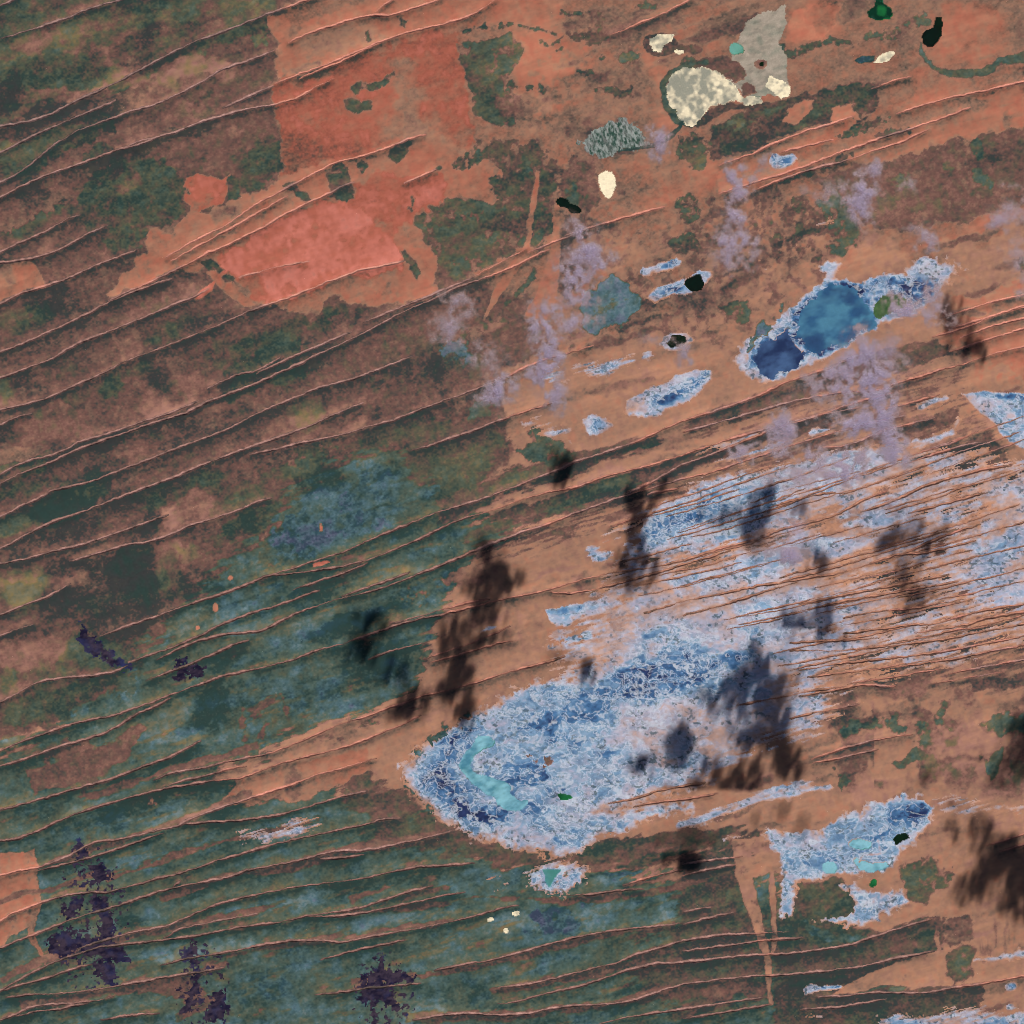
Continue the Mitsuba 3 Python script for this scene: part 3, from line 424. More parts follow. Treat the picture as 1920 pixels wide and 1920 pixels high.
# ------------------------------------------------------------------ salt lakes, clay pans and ponds
PAN = 'salt pans and clay pans'
POND = 'small dark ponds'
SPK = new('salt_crust', 'salt', 'thin broken salt crust between the ridges round the lakes', 'salt crust', None, 'stuff')
for p, d, s, u in ((band([(1300, 1120), (1400, 1095), (1520, 1075), (1650, 1040), (1700, 1010)], [70, 60, 60, 50, 20]), 0.62, 12, .35), (band([(1520, 1060), (1640, 1020), (1800, 985), (1840, 975)], [40, 40, 24, 10]), .4, 8, .4), (band([(1640, 960), (1740, 930), (1850, 905)], [16, 24, 18]), .6, 6, .5), (band([(1700, 900), (1800, 885), (1900, 870)], [10, 14, 12]), .35, 6, .6),
                   (band([(1660, 840), (1720, 830), (1790, 805), (1795, 785)], [10, 18, 16, 10]), .8, 4, .5), (band([(1690, 880), (1760, 862), (1830, 860)], [10, 20, 14]), .45, 6, .6), (band([(1300, 850), (1380, 828), (1460, 800)], [6, 12, 6]), .6, 4, .8), (band([(1340, 865), (1420, 845), (1470, 830)], [8, 14, 8]), .6, 4, .8), (ell(1535, 810, 20, 9, 12), .8, 4, .8),
                   (band([(1720, 765), (1780, 750)], 16), .85, 4, .7), (ell(1745, 1000, 44, 16, 10), .6, 8, .6), ([(1830, 930), (1870, 900), (1980, 880), (1980, 1130), (1830, 1126), (1815, 1080), (1850, 1000)], .62, 12, .6), (band([(1500, 1220), (1560, 1205), (1640, 1198)], [26, 24, 10]), .9, 5, .25), (band([(1640, 1240), (1700, 1190), (1740, 1192)], [6, 12, 16]), .6, 4, .3),
                   ([(1380, 1300), (1480, 1270), (1600, 1240), (1760, 1210), (1800, 1230), (1640, 1290), (1560, 1330), (1500, 1390), (1400, 1420)], .42, 20, .4), (band([(1480, 1170), (1600, 1145), (1720, 1120)], 50), .3, 12, .45), (band([(1500, 1410), (1560, 1390), (1640, 1370)], 24), .35, 10, .5), (band([(1560, 1330), (1660, 1310), (1720, 1320)], 40), .3, 12, .5),
                   (band([(1270, 1545), (1330, 1530), (1400, 1500), (1500, 1478), (1560, 1478)], [18, 20, 26, 26, 8]), .8, 5, .7), (band([(1350, 1575), (1420, 1565), (1500, 1570)], [10, 16, 24]), .6, 6, .5), ([(1740, 1490), (1800, 1485), (1860, 1500), (1980, 1500), (1980, 1525), (1880, 1530), (1830, 1545), (1760, 1520)], .5, 10, .4), (ell(1800, 1670, 12, 6), .3, 3, .5),
                   ([(1640, 1900), (1720, 1895), (1820, 1880), (1880, 1890), (1980, 1880), (1980, 1960), (1640, 1960)], .7, 8, .65), (band([(1825, 1805), (1870, 1795), (1925, 1785), (1960, 1785)], [5, 8, 16, 20]), .9, 3, .6), (band([(1660, 1910), (1720, 1898)], 14), .7, 4, .6), (ell(1895, 1885, 10, 8), .7, 4, .4), (ell(1520, 1905, 20, 4), .6, 3, .4),
                   ([(1060, 700), (1100, 680), (1190, 660), (1200, 685), (1120, 705)], .75, 8, .7), (ell(1040, 705, 26, 20), .6, 10, .8), (ell(1215, 664, 12, 8, 20), .7, 4, .5), ([(965, 790), (1010, 770), (1060, 790), (1090, 810), (1075, 835), (1030, 830), (990, 810)], .45, 10, .5), (ell(1195, 700, 14, 10), .4, 6, .6),
                   (band([(1130, 1010), (1180, 980), (1220, 960)], [20, 30, 20]), .55, 8, .8), (ell(1120, 1040, 24, 16, -30), .8, 6, .9), (band([(1170, 1020), (1190, 1040), (1220, 1045)], 14), .8, 5, .2), (ell(1140, 1040, 14, 10, -40), .6, 5, .8), (ell(920, 1180, 20, 14), .5, 6, .9), (ell(1060, 1230, 30, 10), .3, 6, .6), ([(990, 1270), (1100, 1240), (1170, 1210), (1200, 1170), (1240, 1180), (1230, 1220), (1100, 1290), (1000, 1310)], .5, 12, .5),
                   ([(730, 1420), (780, 1400), (790, 1460), (860, 1530), (930, 1580), (1000, 1600), (980, 1610), (880, 1580), (800, 1530), (740, 1480)], .35, 16, .2), ([(440, 1560), (560, 1530), (610, 1540), (600, 1560), (520, 1580), (450, 1580)], .62, 10, .9), ([(900, 1620), (960, 1630), (990, 1660), (960, 1690), (900, 1680)], .3, 12, .5), ([(980, 1640), (1020, 1610), (1080, 1610), (1110, 1625), (1060, 1650), (1050, 1680), (1010, 1670)], .65, 8, .7),
                   ([(620, 1325), (650, 1310), (650, 1340)], .3, 6, .6), (band([(1400, 470), (1420, 480), (1440, 505)], 5), .5, 3, .5), ([(1530, 400), (1570, 395), (1560, 420), (1525, 430)], .5, 8, .6), ([(1470, 1080), (1490, 1060), (1540, 1060)], .4, 6, .6), (band([(1000, 1560), (1100, 1540), (1200, 1520), (1290, 1500)], [40, 50, 30, 16]), .6, 10, .5), (ell(885, 990, 8, 5), .2, 4, .5)):
    lay(SPK, p, soft=s, dens=d, grain='t', warp=5, u=u, v=-.3)
tone(ell(1880, 1040, 60, 90), du=.1, soft=30)
VEIL = patch('salt_flat', 'salt', [(1040, 1190), (1120, 1170), (1200, 1110), (1280, 1080), (1400, 1030), (1500, 985), (1600, 950), (1700, 900), (1760, 900), (1740, 960), (1660, 1010), (1600, 1050), (1560, 1090), (1640, 1090), (1700, 1110), (1640, 1150), (1560, 1180), (1640, 1210), (1600, 1240), (1500, 1270), (1560, 1300), (1580, 1340), (1520, 1380), (1480, 1390), (1420, 1400), (1360, 1450), (1290, 1470), (1250, 1400), (1280, 1300), (1200, 1250), (1090, 1270), (1040, 1240)],
             'broad pinkish white salt veil streaked by ridges above and right of the largest salt lake', 'salt flat', PAN, soft=26, warp=8, grain='t', dens=.8, u=.35, v=-.4)
lay(VEIL, [(1380, 890), (1480, 875), (1560, 850), (1690, 840), (1720, 870), (1640, 910), (1560, 950), (1480, 985), (1400, 1000)], soft=14, warp=6, grain='t', dens=.95, u=.45, v=-.15)
lay(VEIL, [(1810, 940), (1850, 900), (1990, 880), (1990, 1130), (1830, 1126), (1810, 1070)], soft=14, warp=7, grain='t', dens=.6, u=.5, v=-.5)
lay(SPK, [(1180, 1010), (1320, 880), (1500, 860), (1700, 830), (1800, 840), (1980, 860), (1980, 1180), (1900, 1230), (1700, 1270), (1500, 1300), (1440, 1400), (1320, 1440), (1300, 1200), (1100, 1200), (1060, 1160)], soft=18, warp=8, grain='t', dens=.6, u=.5, v=-.45)
MUD = new('wet_salt_mud', 'mud', 'blue wet salt mud in hollows of the crust', 'salt mud', None, 'stuff')
# the big lake in the lower middle
lay(TEAL, [(756, 1470), (786, 1400), (830, 1360), (880, 1340), (900, 1350), (850, 1400), (830, 1460), (860, 1520), (900, 1560), (840, 1540), (790, 1500)], soft=12, warp=8, grain='f', dens=.75, u=.6, v=.5)
lay(SPK, [(740, 1440), (800, 1390), (860, 1350), (960, 1295), (1100, 1250), (1230, 1170), (1440, 1190), (1440, 1260), (1350, 1360), (1340, 1460), (1280, 1500), (1130, 1540), (1100, 1600), (1000, 1610), (900, 1575), (820, 1540), (770, 1490)], soft=16, warp=8, grain='f', dens=.75, u=.4, v=-.4)
lay(SPK, [(1000, 1560), (1100, 1530), (1300, 1500), (1300, 1520), (1200, 1545), (1110, 1580), (1050, 1605)], soft=12, warp=7, grain='s', dens=.9, u=.6)
i_big = patch('salt_lake', 'salt', [(772, 1452), (792, 1414), (812, 1392), (846, 1368), (880, 1352), (930, 1330), (962, 1310), (1000, 1290), (1050, 1282), (1100, 1268), (1160, 1250), (1200, 1225), (1240, 1196), (1300, 1180), (1350, 1200), (1420, 1216), (1425, 1240), (1390, 1262), (1352, 1300), (1320, 1340), (1300, 1400), (1310, 1450), (1260, 1480), (1180, 1500), (1100, 1520), (1080, 1550), (1060, 1585), (1010, 1592), (960, 1584), (900, 1552), (850, 1524), (806, 1494)],
              'largest salt lake, a pale blue wedge of cracked crust in the lower middle', 'salt lake', PAN, soft=12, warp=7, u=0.62)
tone([(860, 1370), (960, 1310), (1080, 1285), (1140, 1330), (1160, 1420), (1060, 1500), (960, 1560), (880, 1530), (800, 1480)], dv=.4, du=.1, soft=30)
tone([(780, 1470), (800, 1420), (850, 1370), (900, 1350), (900, 1372), (860, 1400), (850, 1450), (880, 1500), (930, 1550), (880, 1545)], dv=.9, soft=18)
tone([(780, 1440), (820, 1395), (860, 1400), (850, 1450), (880, 1510), (920, 1560), (860, 1530), (800, 1490)], du=.35, dv=-.1, soft=16)
tone([(1180, 1340), (1300, 1300), (1330, 1340), (1290, 1440), (1180, 1480)], du=-.15, dv=-.35, soft=30)
tone([(940, 1540), (1060, 1510), (1160, 1510), (1060, 1580)], du=.15, dv=-.1, soft=16)
lay(MUD, [(1092, 1298), (1130, 1272), (1180, 1256), (1222, 1238), (1256, 1206), (1290, 1192), (1320, 1218), (1350, 1232), (1340, 1262), (1310, 1284), (1270, 1300), (1200, 1316), (1130, 1312)], soft=10, warp=7, dens=.95, grain='m', u=.75)
lay(MUD, [(1330, 1240), (1370, 1215), (1420, 1210), (1410, 1240), (1370, 1262)], soft=6, warp=5, dens=.9, grain='m', u=.8)
lay(MUD, [(820, 1420), (880, 1360), (960, 1330), (1000, 1330), (960, 1400), (920, 1390), (880, 1400), (860, 1440)], soft=12, warp=6, dens=.4, u=.35)
lay(MUD, [(840, 1460), (900, 1500), (960, 1540), (930, 1550), (870, 1520), (820, 1480)], soft=10, warp=6, dens=.5, u=.7)
lay(MUD, [(990, 1330), (1120, 1290), (1150, 1400), (1100, 1480), (980, 1480), (970, 1400)], soft=20, warp=6, dens=.25, grain='f', u=.35)
lay(GRN, [(960, 1400), (1060, 1390), (1160, 1340), (1200, 1400), (1130, 1490), (1000, 1490)], soft=20, warp=6, dens=.08, grain='f', u=.7)
lay(GRN, [(790, 1430), (830, 1390), (840, 1440), (860, 1490), (820, 1490)], soft=8, warp=5, dens=.3, grain='f', u=.8)
lay(GRN, ell(1010, 1425, 30, 14), soft=8, dens=.4, grain='f', u=.6)
i = patch('salt_island', 'salt', ell(915, 1425, 28, 24, 0), 'round crusty island enclosed by the turquoise arm of the largest lake', 'salt island', soft=4, warp=5, u=.45, v=.35)
i = patch('turquoise_water', 'turq', [(884, 1392), (896, 1378), (916, 1376), (930, 1388), (926, 1398), (906, 1402), (890, 1414), (882, 1434), (888, 1446), (914, 1454), (946, 1462), (958, 1476), (956, 1490), (972, 1500), (992, 1498), (988, 1510), (966, 1520), (944, 1518), (932, 1508), (930, 1496), (910, 1488), (888, 1470), (872, 1450), (862, 1436), (864, 1420), (874, 1408)], 'hooked turquoise pool of water in the west end of the largest salt lake', 'salt pool', soft=1.5, warp=2.5, u=.4)
tone(band([(880, 1400), (868, 1430), (890, 1462), (930, 1490)], 8), du=.3, soft=4, warp=3)
patch('pond', 'greenpond', ell(1058, 1492, 14, 6, 5), 'dark green pond on the south edge of the largest salt lake', 'pond', POND, soft=2, warp=2, u=.6)
# field north of it
i = patch('salt_flat', 'salt', [(1166, 1130), (1200, 1112), (1250, 1085), (1320, 1062), (1400, 1040), (1440, 1022), (1500, 1010), (1560, 1000), (1600, 985), (1610, 1000), (1560, 1030), (1500, 1050), (1450, 1080), (1380, 1096), (1300, 1112), (1230, 1135), (1186, 1140)], 'long white salt flat between two ridge bundles right of the centre', 'salt flat', PAN, soft=8, warp=6, grain='s', u=.45)
i = patch('salt_flat', 'salt', [(1180, 1215), (1220, 1180), (1280, 1160), (1360, 1140), (1440, 1120), (1500, 1100), (1530, 1100), (1500, 1140), (1470, 1170), (1450, 1200), (1400, 1215), (1320, 1195), (1260, 1200)], 'speckled pinkish white salt flat just above the largest salt lake', 'salt flat', PAN, soft=10, warp=7, grain='s', u=.4, v=.05)
i = patch('salt_flat', 'salt', [(1024, 1142), (1060, 1134), (1110, 1128), (1160, 1122), (1168, 1132), (1130, 1150), (1090, 1158), (1060, 1176), (1034, 1170)], 'small lilac salt flat with navy hollows right of the centre', 'salt flat', PAN, soft=3, warp=4, grain='s', u=.45)
lay(MUD, band([(1030, 1150), (1070, 1142), (1110, 1140), (1150, 1130)], [12, 16, 16, 8]), soft=4, warp=4, dens=.6, grain='m', u=.9)
i = patch('salt_flat', 'salt', [(1048, 1200), (1100, 1180), (1140, 1170), (1150, 1190), (1090, 1210), (1056, 1220)], 'faint mauve salt patch below the small lilac flat', 'salt flat', PAN, soft=7, warp=5, dens=.6, grain='s', u=.5, v=.3)
# the white field in the right middle
i = patch('salt_flat', 'salt', [(1204, 1000), (1214, 966), (1236, 940), (1270, 930), (1310, 914), (1340, 896), (1382, 884), (1450, 886), (1500, 872), (1560, 852), (1620, 842), (1680, 840), (1694, 866), (1650, 888), (1590, 905), (1560, 930), (1520, 952), (1500, 968), (1440, 985), (1400, 1000), (1340, 1020), (1280, 1040), (1230, 1048), (1200, 1030)], 'big white salt flat with a blue west end in the right middle', 'salt flat', PAN, soft=8, warp=6, grain='s', u=.5)
lay(MUD, [(1204, 1006), (1216, 970), (1240, 946), (1290, 940), (1340, 918), (1372, 925), (1360, 950), (1300, 1000), (1260, 1020), (1220, 1036)], soft=10, warp=6, dens=.72, grain='m', u=.6)
lay(MUD, [(1300, 950), (1400, 940), (1450, 930), (1440, 990), (1340, 1010)], soft=14, warp=6, dens=.45, grain='s', u=.75)
lay(MUD, [(1300, 938), (1340, 922), (1370, 930), (1350, 948), (1310, 950)], soft=5, warp=5, dens=.8, grain='f', u=.95)
# the blue lake in the upper right
i_up = patch('salt_lake', 'salt', [(1374, 672), (1392, 644), (1420, 626), (1450, 606), (1480, 580), (1510, 556), (1536, 530), (1544, 510), (1534, 495), (1550, 486), (1580, 490), (1570, 505), (1560, 515), (1590, 530), (1620, 532), (1660, 516), (1700, 514), (1712, 498), (1730, 480), (1760, 488), (1790, 500), (1780, 520), (1762, 540), (1748, 566), (1716, 588), (1660, 602), (1630, 612), (1600, 640), (1560, 664), (1500, 690), (1450, 714), (1412, 712), (1384, 696)], 'blue salt lake rimmed with white crust in the upper right', 'salt lake', PAN, soft=5, warp=4.5, u=.25)
lay(SPK, [(1690, 500), (1730, 470), (1790, 480), (1815, 505), (1780, 540), (1730, 540)], soft=14, warp=6, dens=.65, grain='f', u=.02)
lay(SPK, [(1800, 440), (1830, 420), (1830, 540), (1800, 530)], soft=8, warp=6, dens=.06, grain='f', u=.02)
lay(MUD, [(1610, 535), (1660, 518), (1720, 520), (1760, 530), (1740, 568), (1700, 592), (1650, 600), (1630, 570)], soft=6, warp=5, dens=.72, grain='f', u=.75)
lay(MUD, band([(1400, 640), (1450, 612), (1500, 575), (1540, 530)], 14), soft=6, warp=5, dens=.45, grain='f', u=.6)
lay(MUD, [(1404, 690), (1400, 660), (1430, 630), (1480, 606), (1500, 640), (1524, 660), (1490, 694), (1446, 712)], soft=6, warp=6, dens=.9, u=1.0)
i = patch('dark_brine', 'brine', [(1416, 694), (1406, 672), (1424, 648), (1450, 632), (1478, 618), (1496, 640), (1520, 652), (1508, 668), (1480, 692), (1446, 708)], 'dark navy brine filling the west lobe of the upper right blue lake', 'salt pool', soft=6, warp=7, u=.5)
lay(MUD, [(1486, 630), (1490, 590), (1520, 556), (1550, 520), (1590, 522), (1624, 540), (1640, 580), (1652, 606), (1618, 638), (1580, 652), (1540, 662), (1500, 655)], soft=6, warp=6, dens=.95, u=1.0)
i = patch('blue_brine', 'bluelake', [(1496, 622), (1500, 596), (1520, 566), (1545, 538), (1556, 528), (1582, 532), (1606, 544), (1622, 570), (1634, 592), (1642, 604), (1616, 626), (1590, 640), (1556, 652), (1524, 654), (1502, 644)], 'steel blue triangular sheet of brine inside the upper right lake', 'salt pool', soft=6, warp=6, u=.45)
tone([(1500, 630), (1545, 625), (1560, 650), (1520, 655)], du=.4, dv=.4, soft=10)
tone([(1555, 530), (1600, 545), (1630, 590), (1610, 600), (1585, 560)], du=.4, dv=.7, soft=8)
tone([(1600, 610), (1640, 600), (1615, 630), (1590, 640)], du=.4, dv=.5, soft=8)
patch('reed_island', 'reed', [(1638, 594), (1640, 572), (1654, 554), (1682, 551), (1700, 560), (1698, 574), (1680, 578), (1666, 588), (1650, 596)], 'green reed island in the east arm of the upper right blue lake', 'reed island', soft=2, warp=3, u=.5, v=.6)
# right edge pan
i = patch('salt_lake', 'salt', [(1804, 738), (1850, 735), (1990, 736), (1990, 870), (1920, 846), (1890, 826), (1866, 800), (1838, 776), (1816, 756)], 'grey lilac salt lake cut off by the right edge', 'salt lake', PAN, soft=2.5, warp=4, u=.5, v=.15)
tone(band([(1808, 742), (1840, 780), (1880, 820), (1920, 845)], 12), du=-.5, soft=8, warp=4)
lay(MUD, band([(1812, 742), (1850, 738), (1900, 742), (1960, 742)], [8, 12, 16, 16]), soft=4, warp=4, dens=.7, grain='f', u=.85)
# small pans of the middle
i = patch('salt_pan', 'salt', [(1172, 765), (1180, 748), (1204, 738), (1226, 726), (1262, 708), (1300, 694), (1334, 694), (1336, 714), (1300, 742), (1262, 758), (1240, 772), (1206, 782), (1180, 776)], 'elongated blue and white salt pan between the centre and the blue lake', 'salt pan', PAN, soft=4, warp=4, u=.25)
lay(MUD, [(1215, 770), (1222, 748), (1250, 730), (1290, 708), (1326, 700), (1322, 718), (1290, 738), (1250, 758)], soft=4, warp=4, dens=.85, grain='m', u=.55)
i = patch('salt_pan', 'salt', [(1092, 788), (1110, 774), (1140, 778), (1150, 800), (1132, 814), (1104, 812)], 'small round salt pan with a navy middle left of the elongated pan', 'salt pan', PAN, soft=4, warp=4, u=.3)
lay(MUD, ell(1122, 793, 17, 15), soft=5, warp=4, dens=.7, grain='f', u=.85)
i = patch('salt_pan', 'salt', [(1238, 644), (1250, 626), (1288, 620), (1302, 636), (1282, 656), (1248, 658)], 'small white rimmed salt pan holding a black pond above the centre', 'salt pan', PAN, soft=3, warp=3, u=.15)
patch('pond', 'blackpond', [(1250, 640), (1262, 627), (1284, 626), (1291, 636), (1276, 648), (1258, 651)], 'black pond inside the small white rimmed pan above the centre', 'pond', POND, soft=2, warp=3, u=.4, v=.2)
i = patch('salt_pan', 'salt', [(1212, 556), (1222, 540), (1250, 533), (1280, 522), (1310, 508), (1336, 506), (1330, 522), (1300, 545), (1260, 552), (1230, 566)], 'ragged salt pan with navy mud and a black pond left of the blue lake', 'salt pan', PAN, soft=3, warp=4, u=.3)
lay(MUD, [(1216, 552), (1236, 536), (1262, 534), (1290, 524), (1300, 530), (1270, 546), (1240, 556)], soft=3, warp=4, dens=.85, grain='f', u=1.)
patch('pond', 'blackpond', [(1280, 532), (1286, 520), (1312, 514), (1318, 532), (1316, 542), (1298, 546)], 'black green pond at the right end of the ragged salt pan', 'pond', POND, soft=2, warp=2.5, u=.3)
i = patch('salt_pan', 'salt', [(1200, 510), (1206, 498), (1230, 496), (1240, 486), (1268, 482), (1276, 494), (1262, 504), (1230, 508), (1210, 518)], 'thin white salt pan above the ragged one left of the blue lake', 'salt pan', PAN, soft=3, warp=4, u=.1)
lay(MUD, ell(1256, 493, 20, 8, 12), soft=3, warp=4, dens=.9, grain='m', u=.85)
i = patch('blue_scrub_flat', 'slate', [(1084, 582), (1092, 552), (1124, 536), (1150, 520), (1182, 540), (1204, 556), (1200, 580), (1170, 600), (1130, 622), (1108, 626), (1090, 606)], 'slate blue scrub flat between the sand run and the ragged pan', 'scrub flat', soft=9, warp=7, u=.45)
patch('blue_scrub_flat', 'slate', ell(855, 655, 30, 24, 20), 'small slate blue scrub smudge below the salmon field beside a faint cloud', 'scrub flat', soft=14, warp=8, dens=.8, u=.6)
patch('blue_scrub_flat', 'slate', [(1400, 640), (1430, 600), (1470, 570), (1480, 575), (1440, 618), (1400, 660)], 'narrow slate blue scrub flat along the upper left shore of the blue lake', 'scrub flat', soft=8, warp=5, dens=.7, u=.5)
i = patch('salt_pan', 'salt', [(1440, 302), (1444, 289), (1456, 287), (1464, 292), (1484, 287), (1493, 296), (1484, 307), (1462, 316), (1446, 312)], 'tiny blue salt pan with a white rim on the orange sand belt', 'salt pan', PAN, soft=1.5, warp=2, u=.1)
lay(MUD, ell(1466, 301, 20, 9, 8), soft=3, warp=2, dens=.85, grain='f', u=.5)
lay(MUD, ell(1450, 292, 6, 5), soft=2, warp=1, dens=.95, grain='f', u=1.)
# upper right clay country
i = patch('clay_flat', 'greyclay', [(1376, 95), (1386, 60), (1402, 34), (1440, 18), (1472, 6), (1476, 40), (1462, 76), (1474, 110), (1478, 150), (1470, 182), (1440, 172), (1420, 184), (1395, 184), (1366, 150), (1372, 118)], 'grey clay flat with dark specks above the white clay pan', 'clay flat', PAN, soft=3, warp=4, u=.3)
lay(GRN, [(1448, 20), (1474, 15), (1464, 76), (1452, 60)], soft=6, dens=.3, grain='f', u=.7)
lay(GRN, [(1385, 60), (1460, 40), (1470, 150), (1400, 150)], soft=12, dens=.05, grain='f', u=.7)
patch('clay_shelf', 'mauve', [(1288, 128), (1320, 108), (1362, 104), (1390, 122), (1394, 152), (1376, 156), (1356, 142), (1326, 130)], 'mauve brown clay shelf along the top of the white clay pan', 'clay shelf', soft=4, warp=4, u=.6)
patch('clay_shelf', 'mauve', band([(1306, 240), (1330, 218), (1360, 202), (1400, 202), (1440, 196), (1480, 188)], [10, 18, 16, 12, 12, 8]), 'dark mauve brown clay shelf along the bottom of the white clay pan', 'clay shelf', soft=4, warp=4, u=.85)
patch('pan_rim', 'leaf', band([(1300, 238), (1268, 226), (1246, 190), (1246, 160), (1258, 140), (1290, 122), (1330, 118)], [6, 14, 14, 12, 10, 8, 6]), 'dark teal rim along the west side of the large cream white clay pan', 'pan rim', soft=3, warp=3, u=.6)
i_wp = patch('clay_pan', 'cream', [(1249, 188), (1252, 164), (1262, 144), (1284, 132), (1318, 130), (1344, 132), (1360, 142), (1372, 156), (1386, 176), (1392, 186), (1420, 182), (1426, 188), (1414, 196), (1394, 197), (1372, 188), (1340, 194), (1324, 210), (1312, 226), (1303, 236), (1284, 230), (1266, 210)], 'large cream white clay pan with grey mottles in the upper right', 'clay pan', PAN, soft=4, warp=4, u=.7, v=.65)
tone([(1340, 134), (1380, 160), (1390, 190), (1360, 185), (1335, 160)], dv=-.5, du=-.4, soft=8, warp=3)
tone([(1270, 180), (1290, 200), (1305, 225), (1280, 215)], dv=-.5, du=-.4, soft=6, warp=3)
tone([(1250, 150), (1330, 134), (1330, 170), (1270, 180)], dv=.3, soft=8, warp=3)
i = patch('clay_pan', 'cream', [(1446, 140), (1464, 146), (1478, 160), (1477, 176), (1462, 181), (1450, 168), (1436, 160)], 'small cream white clay pan on the right side of the grey flat', 'clay pan', PAN, soft=3, warp=3, u=.2)
MESA = [patch('clay_island', 'mauve', p, l, 'clay island', soft=2, warp=3, u=.55) for p, l in (([(1340, 112), (1366, 104), (1382, 122), (1386, 142), (1378, 152), (1368, 138), (1350, 126)], 'mauve brown island at the upper edge of the white clay pan'), ([(1388, 160), (1398, 150), (1412, 160), (1418, 172), (1400, 182), (1390, 182)], 'mauve brown island between the white pan and the small cream pan'))]
patch('salt_pool', 'greenpond', ell(1380, 90, 13, 11), 'round teal pool on the left side of the grey clay flat', 'pond', soft=1.5, warp=2, u=.3, v=.9)
patch('clay_mound', 'mauve', ell(1424, 119, 14, 10), 'brown ringed mound in the middle of the grey clay flat', 'clay mound', soft=1.5, warp=3, u=.4)
patch('pond', 'blackpond', ell(1427, 119, 4.5, 4.5), 'tiny dark hole in the brown ringed mound on the grey flat', 'pond', soft=1, warp=1, u=.5, v=.4)
i = patch('dark_claypan_rim', 'mauve', ell(1240, 84, 32, 22, 0), 'dark banded rim round the little white pan at the top', 'pan rim', soft=2, warp=3, u=.8)
lay(i, ell(1290, 92, 26, 10, 0), soft=4, warp=4, u=.6)
i = patch('clay_pan', 'cream', [(1220, 92), (1218, 74), (1232, 64), (1262, 62), (1258, 76), (1244, 82), (1240, 96), (1226, 98)], 'little white pan with a dark rim at the top right of centre', 'clay pan', PAN, soft=2.5, warp=3, u=.5, v=.4)
lay(i, ell(1273, 95, 9, 5), soft=2, warp=2, u=.4)
i = patch('mauve_flat', 'mauve', [(1044, 322), (1072, 300), (1100, 290), (1118, 300), (1120, 340), (1128, 376), (1104, 396), (1076, 402), (1054, 390), (1044, 350)], 'slate mauve flat round the black pond left of the egg shaped pan', 'mud flat', soft=8, warp=6, u=.65)
lay(BLOT, [(1050, 352), (1080, 345), (1100, 366), (1094, 390), (1060, 385)], soft=8, warp=6, dens=.8, u=.7)
tone([(1086, 330), (1120, 310), (1125, 360), (1100, 380)], dv=.0, du=-.2, soft=10)
lay(i, [(1086, 262), (1110, 250), (1130, 300), (1110, 320), (1050, 330)], soft=10, warp=6, dens=.6, u=.4, v=.9)
patch('clay_pan', 'cream', [(1122, 326), (1133, 319), (1146, 321), (1154, 332), (1155, 347), (1149, 362), (1143, 371), (1135, 370), (1126, 357), (1121, 342)], 'smooth egg shaped cream white pan above the black pond', 'clay pan', PAN, soft=.8, warp=.8, u=.1, v=-.7)
i = patch('pond', 'blackpond', ell(1054, 379, 12, 9, -15), 'black two lobed pond left of the egg shaped pan', 'pond', POND, soft=1, warp=1, u=.3)
lay(i, ell(1075, 391, 15, 9, -20), soft=1, warp=1, u=.3)
i = patch('streaked_flat', 'streak', [(1086, 264), (1112, 244), (1140, 228), (1170, 224), (1192, 236), (1208, 256), (1228, 266), (1206, 276), (1160, 284), (1130, 294), (1104, 282)], 'dark teal flat with white salt streaks left of the white clay pan', 'salt flat', PAN, soft=7, warp=5, u=.5)
patch('green_channel', 'leaf', band([(1160, 284), (1200, 276), (1236, 268), (1262, 254), (1276, 240), (1280, 226)], [4, 6, 8, 10, 7, 4]), 'dark green channel draining into the white clay pan', 'channel', soft=1.5, warp=2, u=.95)
i = patch('pond', 'greenpond', [(1646, -10), (1654, -10), (1656, 4), (1668, 14), (1673, 26), (1666, 36), (1642, 37), (1628, 30), (1626, 20), (1638, 10)], 'green flask shaped pond at the top right edge', 'pond', POND, soft=1, warp=1.2, u=1.)
tone(ell(1652, 20, 9, 11), du=-.8, soft=4, warp=2)
tone(ell(1366, 90, 20, 6), du=0)
patch('pond', 'blackpond', [(1727, 66), (1734, 57), (1746, 50), (1751, 38), (1752, 30), (1764, 31), (1766, 46), (1765, 62), (1758, 76), (1748, 87), (1738, 86), (1730, 80)], 'black teardrop pond near the top right corner', 'pond', POND, soft=1, warp=1.2, u=.4)
patch('green_channel', 'leaf', band([(1727, 78), (1727, 96), (1738, 112), (1752, 126), (1780, 138), (1820, 138), (1856, 126), (1890, 112), (1930, 104), (1970, 100)], [6, 9, 9, 12, 14, 15, 15, 18, 22, 24]), 'green river channel curving from the black teardrop pond to the right edge', 'channel', soft=3, warp=3, u=.35)
i = patch('clay_pan', 'cream', [(1636, 118), (1642, 106), (1656, 98), (1670, 93), (1675, 98), (1664, 112), (1650, 118)], 'small cream pan beside a dark pond below the green flask pond', 'clay pan', PAN, soft=1.5, warp=2, u=.4, v=.25)
patch('pond', 'slate', [(1604, 112), (1618, 104), (1640, 102), (1640, 114), (1632, 119), (1610, 118)], 'slate grey pond on the left of the small cream pan at the top right', 'pond', POND, soft=2, warp=2, u=.95)
